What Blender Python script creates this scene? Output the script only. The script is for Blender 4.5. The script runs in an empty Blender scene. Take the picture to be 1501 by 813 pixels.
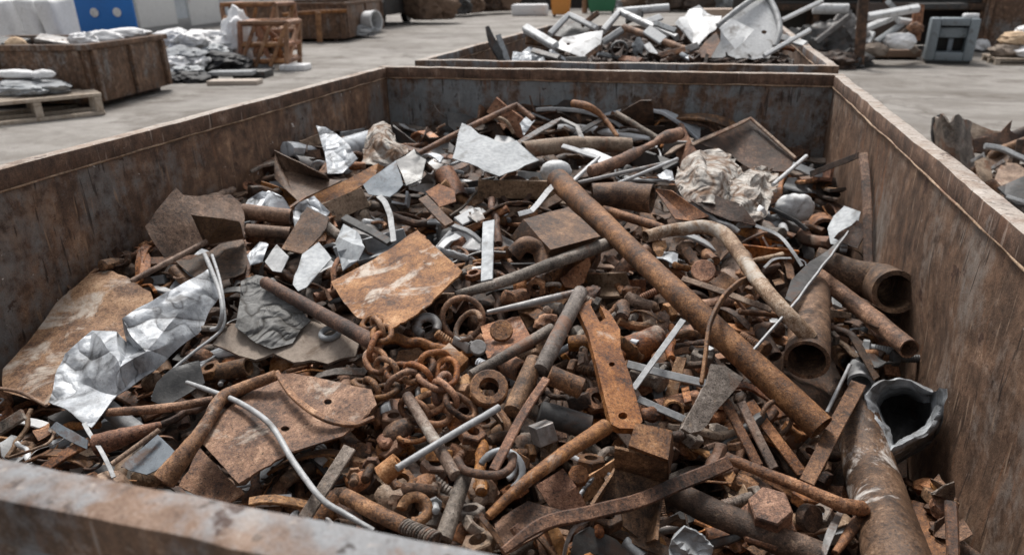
import bpy, bmesh, math, random
import numpy as np
from mathutils import Vector, Matrix, noise
from mathutils.geometry import delaunay_2d_cdt
R = math.radians
rnd = random.Random(7)
sc = bpy.context.scene
col = sc.collection

# ------------------------------------------------------------------ camera
FPX, PITCH, YAW, ROLL = 1028.0, R(22.81), R(-15.53), R(-0.81)
CAM = Vector((0, 0, 1.8))
_fw = Vector((math.sin(YAW) * math.cos(PITCH), math.cos(YAW) * math.cos(PITCH), -math.sin(PITCH)))
_r0 = Vector((math.cos(YAW), -math.sin(YAW), 0)); _u0 = _r0.cross(_fw)
_rt = _r0 * math.cos(ROLL) + _u0 * math.sin(ROLL)
_up = _u0 * math.cos(ROLL) - _r0 * math.sin(ROLL)
cd = bpy.data.cameras.new('camera'); cam = bpy.data.objects.new('camera', cd); col.objects.link(cam)
cam.matrix_world = Matrix(((_rt.x, _up.x, -_fw.x, CAM.x), (_rt.y, _up.y, -_fw.y, CAM.y), (_rt.z, _up.z, -_fw.z, CAM.z), (0, 0, 0, 1)))
cd.sensor_width = 36; cd.lens = FPX / 1501 * 36; cd.clip_start = .05; cd.clip_end = 1000
cd.dof.use_dof = True; cd.dof.focus_distance = 1.8; cd.dof.aperture_fstop = 3.5
sc.camera = cam

def ray(px, py):
    return _fw + _rt * ((px - 750.5) / FPX) - _up * ((py - 406.5) / FPX)
def at(px, py, t):
    return CAM + ray(px, py) * t
def ground(px, py, z=0.0):
    d = ray(px, py); return CAM + d * ((z - CAM.z) / d.z)
def to_px(v):
    d = v - CAM; t = d.dot(_fw)
    return 750.5 + FPX * d.dot(_rt) / t, 406.5 - FPX * d.dot(_up) / t, t

# main skip: outer rim
XL, XR, YN, YF, RIM, TUBE = -2.11, 0.728, 0.433, 4.444, 1.30, 0.058
# heap height: control points (x, y, z)
HC = np.array([(-2.06,1.4,.68),(-2.06,2.1,.88),(-2.06,3,.95),(-2.06,3.5,.97),(-2,4.4,.86),(-1.2,4.4,.98),(-.3,4.4,.97),(.3,4.4,.90),
 (.65,4.3,.76),(.69,3,.70),(.69,2.2,.68),(.69,1.6,.52),(.69,.6,.45),(-1,.5,.55),(-.3,.5,.66),(-.6,2.2,.9),(-.5,1.5,.87),(-.4,1.1,.8),
 (.2,1.1,.70),(-1.2,1.2,.72),(-1.0,3,.95),(0,3,.93),(-1.5,1.8,.82),(-2,.6,.5),(.1,1.9,.84)])
def _h(x, y):
    d2 = (HC[:, 0] - x) ** 2 + (HC[:, 1] - y) ** 2 + .02
    w = d2 ** -1.6
    return float((w * HC[:, 2]).sum() / w.sum())
GX0, GY0, GST = -2.3, 0.2, .05
HG = [[_h(GX0 + i * GST, GY0 + j * GST) for j in range(92)] for i in range(68)]
def H(x, y):
    a = min(max((x - GX0) / GST, 0), 66.99); b = min(max((y - GY0) / GST, 0), 90.99)
    i, j = int(a), int(b); u, v = a - i, b - j
    return (HG[i][j] * (1 - u) + HG[i + 1][j] * u) * (1 - v) + (HG[i][j + 1] * (1 - u) + HG[i + 1][j + 1] * u) * v
def heap(px, py, l, m=.02):
    """depth at which the pixel's ray meets the scrap surface raised by l, kept inside the skip"""
    d = ray(px, py); t = .45
    while t < 6:
        p = CAM + d * t
        if p.z <= H(p.x, p.y) + l: break
        t += .02
    lo, hi = t - .02, t
    for _ in range(8):
        q = (lo + hi) / 2; p = CAM + d * q
        if p.z <= H(p.x, p.y) + l: hi = q
        else: lo = q
    t = hi
    if d.x < 0: t = min(t, (XL + TUBE + m) / d.x)
    if d.x > 0: t = min(t, (XR - TUBE - m) / d.x)
    t = min(t, (YF - TUBE - m) / d.y)
    return t
def ydep(px, py, Y, m=0):
    """depth at which the pixel's ray reaches world y = Y"""
    return Y / ray(px, py).y

# ------------------------------------------------------------------ objects
REFS = []          # (px, py, phrase) landmarks for describing the small scrap
NOGO = []          # (px, py, radius) mouths and bowls kept clear
MASK = set()       # 6 px cells covered by a described piece
def cover(poly, grow=0):
    xs = [p[0] for p in poly]; ys = [p[1] for p in poly]
    for cx in range(int(min(xs) // 6), int(max(xs) // 6) + 1):
        for cy in range(int(min(ys) // 6), int(max(ys) // 6) + 1):
            if inside((cx * 6 + 3, cy * 6 + 3), poly): MASK.add((cx, cy))
def cover_line(pts, r):
    for a, b in zip(pts, pts[1:]):
        n = int(math.hypot(b[0] - a[0], b[1] - a[1]) / 4) + 1
        for i in range(n + 1):
            x = a[0] + (b[0] - a[0]) * i / n; y = a[1] + (b[1] - a[1]) * i / n
            k = max(0, int(r / 6))
            for u in range(-k, k + 1):
                for v in range(-k, k + 1): MASK.add((int(x // 6) + u, int(y // 6) + v))
def inside(p, poly):
    c = False; n = len(poly); x, y = p[0], p[1]
    for i in range(n):
        x1, y1 = poly[i][0], poly[i][1]; x2, y2 = poly[i - 1][0], poly[i - 1][1]
        if (y1 > y) != (y2 > y) and x < (x2 - x1) * (y - y1) / (y2 - y1) + x1: c = not c
    return c

def tag(o, label=None, cat=None, group=None, kind=None):
    if label: o['label'] = label
    if cat: o['category'] = cat
    if group: o['group'] = group
    if kind or label: o['kind'] = kind or 'thing'
    return o
def empty(name, loc, label, cat, group=None, rz=0):
    o = bpy.data.objects.new(name, None); col.objects.link(o); o.location = loc; o.rotation_euler.z = rz
    o.empty_display_size = .1
    return tag(o, label, cat, group)
def link(name, bm, mat, parent=None, smooth=38, recentre=True, loc=None):
    """one bmesh -> one mesh object; world vertices are re-based on the thing's middle"""
    me = bpy.data.meshes.new(name)
    bmesh.ops.recalc_face_normals(bm, faces=bm.faces)
    c = Vector((0, 0, 0))
    if recentre and bm.verts:
        c = sum((v.co for v in bm.verts), Vector()) / len(bm.verts)
        c.z = min(v.co.z for v in bm.verts)
        bmesh.ops.translate(bm, verts=bm.verts, vec=-c)
    if smooth:
        for f in bm.faces: f.smooth = True
    bm.to_mesh(me); bm.free()
    if smooth: me.set_sharp_from_angle(angle=R(smooth))
    for m in (mat if isinstance(mat, (list, tuple)) else [mat]): me.materials.append(m)
    o = bpy.data.objects.new(name, me); col.objects.link(o)
    if parent is not None:
        o.parent = parent
        if recentre:
            q = Vector(parent.location); p = parent.parent
            while p is not None: q += Vector(p.location); p = p.parent
            d = c - q
            o.location = Matrix.Rotation(-parent.rotation_euler.z, 3, 'Z') @ d
            o.rotation_euler.z = -parent.rotation_euler.z
    else: o.location = c
    if loc is not None: o.location = loc
    return o
def new(): return bmesh.new()
def merge(dst, src):
    me = bpy.data.meshes.new('t'); src.to_mesh(me); src.free(); dst.from_mesh(me); bpy.data.meshes.remove(me)

def box(bm, lo, hi, M=None, bev=0.0):
    vs = [Vector((x, y, z)) for x in (lo[0], hi[0]) for y in (lo[1], hi[1]) for z in (lo[2], hi[2])]
    if M is not None: vs = [M @ v for v in vs]
    b = bm if not bev else new()
    v = [b.verts.new(p) for p in vs]
    for f in ((0,1,3,2),(4,6,7,5),(0,4,5,1),(2,3,7,6),(0,2,6,4),(1,5,7,3)): b.faces.new([v[i] for i in f])
    if bev:
        bmesh.ops.bevel(b, geom=list(b.edges), offset=bev, segments=2, affect='EDGES', profile=.5)
        merge(bm, b)
def smooth_path(pts, n=6):
    if len(pts) < 3: return pts
    P = [2 * pts[0] - pts[1]] + list(pts) + [2 * pts[-1] - pts[-2]]; out = []
    for i in range(1, len(P) - 2):
        a, b, c, d = P[i - 1], P[i], P[i + 1], P[i + 2]
        for k in range(n):
            t = k / n
            out.append(.5 * ((2 * b) + (c - a) * t + (2 * a - 5 * b + 4 * c - d) * t * t + (3 * b - a - 3 * c + d) * t ** 3))
    out.append(pts[-1]); return out
def lerp_list(v, n):
    if not isinstance(v, (list, tuple)): return [v] * n
    out = []
    for i in range(n):
        a = i / max(1, n - 1) * (len(v) - 1); k = min(int(a), len(v) - 2); out.append(v[k] + (v[k + 1] - v[k]) * (a - k))
    return out
def frames(pts, up=None):
    T = []
    for i in range(len(pts)):
        T.append((pts[min(i + 1, len(pts) - 1)] - pts[max(i - 1, 0)]).normalized())
    u = Vector(up) if up is not None else Vector((0, 0, 1))
    if abs(u.dot(T[0])) > .95: u = Vector((1, .2, 0))
    F = []
    for t in T:
        u = (u - t * u.dot(t)).normalized(); F.append((t, u, t.cross(u)))
    return F
def tube(bm, pts, rad, seg=14, wall=None, rough=.03, close=False, up=None, thread=None, cap_round=False):
    """swept round bar; wall = inner radius ratio makes it a hollow pipe with a visible mouth"""
    n = len(pts); rad = lerp_list(rad, n); F = frames(pts, up); so = rnd.random() * 50
    def ring(i, s):
        t, u, v = F[i]; out = []
        for k in range(seg):
            a = 2 * math.pi * k / seg
            d = u * math.cos(a) + v * math.sin(a)
            j = 1 + rough * noise.noise((pts[i] + d * rad[i]) * (2.0 / max(rad[i], .002)) * .35 + Vector((so, 0, 0))) * 2 - (.16 * max(0, noise.noise(pts[i] * 9 + d * .9 + Vector((0, so, 0))) - .18) if rough < .2 else 0)
            out.append(bm.verts.new(pts[i] + d * rad[i] * s * j))
        return out
    def skin(rs, flip=False):
        for a, b in zip(rs, rs[1:]):
            for k in range(seg):
                f = [a[k], a[(k + 1) % seg], b[(k + 1) % seg], b[k]]
                bm.faces.new(f[::-1] if flip else f)
    out = [ring(i, 1) for i in range(n)]
    if close: out.append(out[0])
    skin(out)
    if close: return
    if wall:
        inn = [ring(i, wall) for i in range(n)]; skin(inn, True)
        for a, b in ((out[0], inn[0]), (inn[-1], out[-1])):
            for k in range(seg): bm.faces.new([b[k], b[(k + 1) % seg], a[(k + 1) % seg], a[k]])
    else:
        for i, rr, sg in ((0, out[0], -1), (n - 1, out[-1], 1)):
            e = []
            for k in range(seg):
                e.append(bm.verts.new(pts[i] + (rr[k].co - pts[i]) * .8 + F[i][0] * sg * rad[i] * (.45 if cap_round else .12)))
            for k in range(seg): bm.faces.new([rr[k], rr[(k + 1) % seg], e[(k + 1) % seg], e[k]])
            bm.faces.new(e)
def strip(bm, pts, w, h, up=None, twist=0.0, ends=0.0):
    """swept chamfered rectangular bar, w wide, h thick"""
    n = len(pts); w = lerp_list(w, n); h = lerp_list(h, n); F = frames(pts, up); rs = []
    for i in range(n):
        t, u, v = F[i]; a = twist * (i / max(1, n - 1) - .5)
        u2 = u * math.cos(a) + v * math.sin(a); v2 = v * math.cos(a) - u * math.sin(a)
        c = min(w[i], h[i]) * .18; x, y = w[i] / 2, h[i] / 2
        q = [(x - c, y), (x, y - c), (x, c - y), (x - c, -y), (c - x, -y), (-x, c - y), (-x, y - c), (c - x, y)]
        sk = t * ends * (1 if i == n - 1 else -1 if i == 0 else 0)
        rs.append([bm.verts.new(pts[i] + v2 * a_ + u2 * b_ + sk * (a_ / x)) for a_, b_ in q])
    for a, b in zip(rs, rs[1:]):
        for k in range(8): bm.faces.new([a[k], a[(k + 1) % 8], b[(k + 1) % 8], b[k]])
    bm.faces.new(rs[0][::-1]); bm.faces.new(rs[-1])
def resample(pts, step):
    out = [pts[0]]
    for a, b in zip(pts, pts[1:]):
        n = max(1, int((b - a).length / step))
        for i in range(1, n + 1): out.append(a.lerp(b, i / n))
    return out
def tri(x): return abs((x % 1) * 2 - 1) * 2 - 1
def crump(p, amp, freq, dirs):
    s = 0.0
    for i, (d, ph) in enumerate(dirs): s += tri(p.dot(d) * freq * (1 + .37 * i) + ph) / (1 + .5 * i)
    return amp * s * .6
def rdirs(n, rg=rnd):
    out = []
    for _ in range(n):
        v = Vector((rg.gauss(0, 1), rg.gauss(0, 1), rg.gauss(0, 1))).normalized(); out.append((v, rg.random()))
    return out
def thicken(bm, th):
    """give a sheet a back and rims of constant thickness"""
    bm.normal_update(); fs = list(bm.faces); es = [e for e in bm.edges if len(e.link_faces) == 1]
    rim = [(l.vert, l.link_loop_next.vert) for e in es for l in e.link_faces[0].loops if l.edge is e]
    back = {v: bm.verts.new(v.co - v.normal * th) for v in list(bm.verts)}
    for f in fs: bm.faces.new([back[v] for v in reversed(f.verts)])
    for a, b in rim: bm.faces.new([b, a, back[a], back[b]])
def sheet_bm(outline, surf, th=.003, crumple=.004, cf=7, grid=11, holes=(), jag=1.5, folds=(), inner=(), wave=.004, facet=None):
    P = [(p[0], p[1], 1 / surf(p[0], p[1], p[2])) for p in list(outline) + list(inner)]
    A = np.array([(p[0], p[1], 1) for p in P]); W = np.array([p[2] for p in P])
    co = np.linalg.lstsq(A, W, rcond=None)[0]; res = W - A @ co; EP = 30.0 + .018 * ((A[:, 0].max() - A[:, 0].min()) ** 2 + (A[:, 1].max() - A[:, 1].min()) ** 2)
    def wt(x, y):
        d2 = (A[:, 0] - x) ** 2 + (A[:, 1] - y) ** 2 + EP; k = d2 ** -1.3
        return float(co[0] * x + co[1] * y + co[2] + (k * res).sum() / k.sum())
    lift_of = None
    if facet:                      # crumple: random creases between scattered control points, flat facets between them
        sp, am = facet; fx = [Vector((p[0], p[1])) for p in outline]; xs = [p[0] for p in outline]; ys = [p[1] for p in outline]; q_ = 0
        while q_ < 6000 and len(fx) < 400:
            q_ += 1; c_ = Vector((rnd.uniform(min(xs), max(xs)), rnd.uniform(min(ys), max(ys))))
            if inside(c_, outline) and all((c_ - f_).length > sp * (.55 if i_ < len(outline) else 1) for i_, f_ in enumerate(fx)): fx.append(c_)
        z_ = [rnd.uniform(-.5, .5) * am if i_ < len(outline) else rnd.choice((-1, 1)) * rnd.uniform(.3, 1) * am for i_ in range(len(fx))]
        fv, fe, ff, fo_, *_ = delaunay_2d_cdt(fx, [], [], 0, 1e-4); zz = [z_[o_[0]] if o_ else 0 for o_ in fo_]
        def lift_of(x, y):
            for t_ in ff:
                a_, b_, c_ = (fv[i_] for i_ in t_); dd = (b_.y - c_.y) * (a_.x - c_.x) + (c_.x - b_.x) * (a_.y - c_.y)
                if abs(dd) < 1e-9: continue
                u_ = ((b_.y - c_.y) * (x - c_.x) + (c_.x - b_.x) * (y - c_.y)) / dd; v_ = ((c_.y - a_.y) * (x - c_.x) + (a_.x - c_.x) * (y - c_.y)) / dd
                if u_ >= -.01 and v_ >= -.01 and u_ + v_ <= 1.01: return u_ * zz[t_[0]] + v_ * zz[t_[1]] + (1 - u_ - v_) * zz[t_[2]]
            return 0.0
    V, E = [], []
    def loop(pts, jg):
        base = len(V); m = 0
        for i in range(len(pts)):
            a, b = pts[i], pts[(i + 1) % len(pts)]
            L = math.hypot(b[0] - a[0], b[1] - a[1]); n = max(1, int(L / grid))
            for k in range(n):
                t = k / n; j = jg if k else 0
                V.append(Vector((a[0] + (b[0] - a[0]) * t + rnd.uniform(-j, j), a[1] + (b[1] - a[1]) * t + rnd.uniform(-j, j)))); m += 1
        for k in range(m): E.append((base + k, base + (k + 1) % m))
    loop(outline, jag)
    hp = []
    for (hx, hy, hr) in holes:
        q = [(hx + hr * math.cos(a * math.pi / 5), hy + hr * .75 * math.sin(a * math.pi / 5)) for a in range(10)]
        hp.append(q); base = len(V); V.extend(Vector(p) for p in q); E.extend((base + k, base + (k + 1) % 10) for k in range(10))
    xs = [p[0] for p in outline]; ys = [p[1] for p in outline]
    y = min(ys) + grid * .5
    while y < max(ys):
        x = min(xs) + grid * .5
        while x < max(xs):
            q = (x + rnd.uniform(-.3, .3) * grid, y + rnd.uniform(-.3, .3) * grid)
            if inside(q, outline) and not any(inside(q, h_) for h_ in hp): V.append(Vector(q))
            x += grid
        y += grid
    vo, eo, fo, *_ = delaunay_2d_cdt(V, E, [], 0, 1e-4)
    bm = new(); dirs = rdirs(5); so = rnd.random() * 90
    pts = [at(v.x, v.y, 1 / wt(v.x, v.y)) for v in vo]
    nrm = Vector((0, 0, 0)); k = len(outline); Q = [at(p[0], p[1], 1 / p[2]) for p in P[:k]]
    for i in range(1, k - 1): nrm += (Q[i] - Q[0]).cross(Q[i + 1] - Q[0])
    nrm.normalize()
    if nrm.dot(CAM - Q[0]) < 0: nrm = -nrm
    bv = []
    for v, p in zip(vo, pts):
        d = crump(p, crumple, cf, dirs) + wave * noise.noise(p * 6 + Vector((so, 0, 0)))
        if lift_of: d += lift_of(v.x, v.y)
        for (x1, y1, x2, y2, hh) in folds:
            s = ((x2 - x1) * (v.y - y1) - (y2 - y1) * (v.x - x1)) / math.hypot(x2 - x1, y2 - y1)
            if s > 0: d += hh * s / 100
        bv.append(bm.verts.new(p + nrm * d))
    for f in fo:
        c = sum((vo[i] for i in f), Vector((0, 0))) / len(f)
        if inside(c, outline) and not any(inside(c, h_) for h_ in hp):
            try: bm.faces.new([bv[i] for i in f])
            except ValueError: pass
    for v in [v for v in bm.verts if not v.link_faces]: bm.verts.remove(v)
    bmesh.ops.recalc_face_normals(bm, faces=bm.faces)
    if sum((f.normal * f.calc_area() for f in bm.faces), Vector()).dot(nrm) < 0:
        bmesh.ops.reverse_faces(bm, faces=bm.faces)
    thicken(bm, th)
    return bm
def mid(pts): return sum(p[0] for p in pts) / len(pts), sum(p[1] for p in pts) / len(pts)

# ------- described pieces of scrap; every point is (photo x, photo y, lift above the heap)
def SHEET(name, label, cat, outline, mat, ref=None, surf=heap, parent=None, flat=False, group=None, **k):
    o = link(name, sheet_bm(outline, surf, **k), mat, parent, 0 if flat else 20)
    if parent is None: tag(o, label, cat, group)
    if surf is heap: cover(outline)
    if ref: REFS.append((*mid(outline), ref))
    return o
def ROD(name, label, cat, pts, r, mat, ref=None, surf=heap, parent=None, wall=None, seg=14, sm=True, rough=.04, group=None, cap_round=False):
    rs = r if isinstance(r, (list, tuple)) else [r] * len(pts)
    if len(rs) != len(pts): rs = lerp_list(rs, len(pts))
    ts = [surf(x, y, l, .03) for x, y, l in pts]
    W = [at(p[0], p[1], t) for p, t in zip(pts, ts)]; rr = [q * t / FPX for q, t in zip(rs, ts)]
    if sm and len(W) > 2: W2 = smooth_path(W, 6)
    else: W2 = resample(W, max(.03, max(rr) * 1.5))
    # radius by arc position
    if len(W) > 2 and sm:
        n6 = []
        for i in range(len(rr) - 1): n6 += [rr[i] + (rr[i + 1] - rr[i]) * k / 6 for k in range(6)]
        rr2 = n6 + [rr[-1]]
    else: rr2 = lerp_list(rr, len(W2))
    bm = new(); tube(bm, W2, rr2, seg, wall, rough, cap_round=cap_round)
    o = link(name, bm, mat, parent, 50)
    if parent is None: tag(o, label, cat, group)
    if surf is heap: cover_line(pts, max(rs))
    if ref: REFS.append((*mid(pts), ref))
    return o
def BAR(name, label, cat, pts, w, h, mat, ref=None, surf=heap, parent=None, up=None, twist=0, ends=0, sm=True, group=None):
    """flat bar: w = width in photo pixels, h = thickness in metres"""
    ws = lerp_list(w, len(pts)); ts = [surf(x, y, l, .02) for x, y, l in pts]
    W = [at(p[0], p[1], t) for p, t in zip(pts, ts)]; ww = [q * t / FPX for q, t in zip(ws, ts)]
    if sm and len(W) > 2:
        W2 = smooth_path(W, 6); n6 = []
        for i in range(len(ww) - 1): n6 += [ww[i] + (ww[i + 1] - ww[i]) * k / 6 for k in range(6)]
        ww = n6 + [ww[-1]]
    else: W2 = resample(W, .06); ww = lerp_list(ww, len(W2))
    if up is None: up = (CAM - W[0]).normalized() + Vector((0, 0, .6))
    so = rnd.random() * 40
    W2 = [p + Vector((noise.noise(p * 9 + Vector((so, 0, 0))), noise.noise(p * 9 + Vector((0, so, 0))), noise.noise(p * 9 + Vector((0, 0, so))))) * .003 for p in W2]
    bm = new(); strip(bm, W2, ww, h, up, twist, ends)
    o = link(name, bm, mat, parent, 30)
    if parent is None: tag(o, label, cat, group)
    if surf is heap: cover_line(pts, max(ws) / 2)
    if ref: REFS.append((*mid(pts), ref))
    return o
def FACETS(name, label, cat, verts, faces, mat, ref=None, surf=heap, parent=None, th=.004, cuts=5, nz=.003, group=None):
    bm = new(); v = [bm.verts.new(at(x, y, surf(x, y, l))) for x, y, l in verts]
    for f in faces: bm.faces.new([v[i] for i in f])
    bmesh.ops.recalc_face_normals(bm, faces=bm.faces)
    bmesh.ops.subdivide_edges(bm, edges=list(bm.edges), cuts=cuts, use_grid_fill=True)
    so = rnd.random() * 70
    for w_ in bm.verts: w_.co += Vector((noise.noise(w_.co * 11 + Vector((so, 0, 0))), noise.noise(w_.co * 11 + Vector((0, so, 0))), noise.noise(w_.co * 11 + Vector((0, 0, so))))) * nz
    thicken(bm, th)
    o = link(name, bm, mat, parent, 25)
    if parent is None: tag(o, label, cat, group)
    if surf is heap:
        for f in faces: cover([verts[i] for i in f])
    if ref: REFS.append((*mid(verts), ref))
    return o
def ring_bm(c, n, r, tr, a0=0, a1=360, sq=1.0, seg=12, rough=.05):
    n = n.normalized(); u = n.orthogonal().normalized(); u = (Vector((0, 0, 1)) - n * n.z).normalized() if abs(n.z) < .9 else u
    v = n.cross(u); k = max(6, int(abs(a1 - a0) / 15)); full = abs(a1 - a0) >= 360
    pts = [c + (u * math.cos(R(a0 + (a1 - a0) * i / k)) + v * math.sin(R(a0 + (a1 - a0) * i / k)) * sq) * r for i in range(k if full else k + 1)]
    bm = new()
    if full:
        rg = []
        for i, p in enumerate(pts):
            t = (pts[(i + 1) % k] - pts[i - 1]).normalized(); w = t.cross(n)
            rg.append([bm.verts.new(p + (n * math.cos(2 * math.pi * j / seg) + w * math.sin(2 * math.pi * j / seg)) * tr * (1 + rough * noise.noise(p * 60 + Vector((j, 0, 0))))) for j in range(seg)])
        for i in range(k):
            a, b = rg[i], rg[(i + 1) % k]
            for j in range(seg): bm.faces.new([a[j], a[(j + 1) % seg], b[(j + 1) % seg], b[j]])
    else: tube(bm, pts, tr, seg, None, rough, up=n)
    return bm
def RING(name, label, cat, x, y, l, r, tr, mat, ref=None, nrm=None, a0=0, a1=360, sq=1.0, group=None, parent=None):
    t = heap(x, y, l); c = at(x, y, t); n = nrm and Vector(nrm) or (CAM - c).normalized() + Vector((0, 0, .8))
    o = link(name, ring_bm(c, n, r * t / FPX, tr * t / FPX, a0, a1, sq), mat, parent, 60)
    if parent is None: tag(o, label, cat, group)
    cover_line([(x, y), (x + 1, y)], r * .8)
    if ref: REFS.append((x, y, ref))
    return o
def prism(bm, c, n, r, h, k=6, hole=0.0, bev=.08, ph=0.0):
    """k sided block with an optional bore, axis n, standing on c"""
    n = n.normalized(); u = n.orthogonal().normalized(); v = n.cross(u)
    kk = max(k, 12) if hole else k
    def rim(rad, z, m):
        o = []
        for i in range(m):
            a = 2 * math.pi * i / m + ph
            if k < m and rad != 'x' and rad > r * .75:      # hexagon drawn with extra points
                s = 2 * math.pi / k; d = ((a - ph) % s) - s / 2; q = rad * math.cos(s / 2) / math.cos(d)
            else: q = rad
            o.append(bm.verts.new(c + (u * math.cos(a) + v * math.sin(a)) * q + n * z))
        return o
    b = r * bev
    L = [rim(r - b, 0, kk), rim(r, b, kk), rim(r, h - b, kk), rim(r - b, h, kk)]
    for a, d in zip(L, L[1:]):
        for i in range(kk): bm.faces.new([a[i], a[(i + 1) % kk], d[(i + 1) % kk], d[i]])
    if hole:
        q = r * hole; I = [rim(q, h, kk), rim(q, 0, kk)]
        for a, d in ((L[3], I[0]), (I[0], I[1]), (I[1], L[0])):
            for i in range(kk): bm.faces.new([a[i], a[(i + 1) % kk], d[(i + 1) % kk], d[i]])
    else:
        bm.faces.new(L[0][::-1]); bm.faces.new(L[3])
def PRISM(name, label, cat, x, y, l, r, h, mat, ref=None, nrm=None, k=6, hole=0, group=None, parent=None, ph=0.0):
    t = heap(x, y, l); c = at(x, y, t); n = nrm and Vector(nrm) or (CAM - c).normalized() + Vector((0, 0, .6))
    bm = new(); prism(bm, c, n, r * t / FPX, h * t / FPX, k, hole, ph=ph)
    o = link(name, bm, mat, parent, 30)
    if parent is None: tag(o, label, cat, group)
    cover_line([(x, y), (x + 1, y)], r * .8)
    if ref: REFS.append((x, y, ref))
    return o
def blob_bm(c, rx, ry, rz, ridg=.25, freq=3.0, sub=4, flat=.0, rg=rnd, rot=0):
    bm = new(); bmesh.ops.create_icosphere(bm, subdivisions=sub, radius=1); so = Vector((rg.random() * 90, rg.random() * 90, 0)); dirs = rdirs(4, rg)
    M = Matrix.Rotation(rot, 3, 'Z')
    for v in bm.verts:
        d = v.co.copy(); n1 = noise.noise(d * freq * .5 + so); n2 = 1 - abs(noise.noise(d * freq + so)) * 2; n3 = 1 - abs(noise.noise(d * freq * 2.3 + so)) * 2
        s = 1 + ridg * (n1 + .55 * (n2 - .5) + .3 * (n3 - .5)) + crump(d, ridg * .25, freq * .4, dirs)
        p = Vector((d.x * rx, d.y * ry, d.z * rz)) * s
        if p.z < -rz * (1 - flat): p.z = -rz * (1 - flat) + (p.z + rz * (1 - flat)) * .1
        v.co = c + M @ p
    return bm
def rag_bm(rx, ry, rz, amp=.3, rg=rnd, sub=5):
    """crumpled cloth: long ridged folds running in a few directions over a lumpy body"""
    bm = new(); bmesh.ops.create_icosphere(bm, subdivisions=sub, radius=1); so = Vector((rg.random() * 90, rg.random() * 90, 0))
    Ms = [Matrix.Rotation(rg.uniform(0, 3), 3, 'Z') @ Matrix.Rotation(rg.uniform(-.6, .6), 3, 'X') for _ in range(3)]
    for v in bm.verts:
        d = v.co.copy(); wp = Vector((noise.noise(d * 1.7 + so), noise.noise(d * 1.7 + so + Vector((9, 0, 0))), noise.noise(d * 1.7 + so + Vector((0, 9, 0))))) * .5
        s = .9 + .55 * amp * 2 * noise.noise(d * 1.4 + so)
        for i, M in enumerate(Ms):
            q = M @ (d + wp); q = Vector((q.x * 1.1, q.y * (3.4 + 1.6 * i), q.z * 1.6)) + so * (i + 1)
            s += amp * (.62, .42, .3)[i] * ((1 - abs(noise.noise(q)) * 2.2) - .45)
        v.co = Vector((d.x * rx, d.y * ry, d.z * rz)) * s
    return bm
def BLOB(name, label, cat, x, y, l, rx, ry, mat, ref=None, depth=.6, surf=heap, rag=0, ridg=.3, freq=3.0, group=None, sub=4, parent=None, flat=0.0):
    """crumpled bundle, rx / ry = half size in photo pixels"""
    t = surf(x, y, l); c = at(x, y, t); k = t / FPX
    bm = rag_bm(rx * k, rx * k * depth, ry * k, rag) if rag else blob_bm(Vector((0, 0, 0)), rx * k, rx * k * depth, ry * k, ridg, freq, sub, flat)
    M = Matrix.Rotation(-YAW, 3, 'Z')
    for v in bm.verts: v.co = c + M @ v.co
    o = link(name, bm, mat, parent, 50)
    if parent is None: tag(o, label, cat, group)
    if surf is heap: cover_line([(x - rx * .5, y), (x + rx * .5, y)], ry * .8)
    if ref: REFS.append((x, y, ref))
    return o
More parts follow.
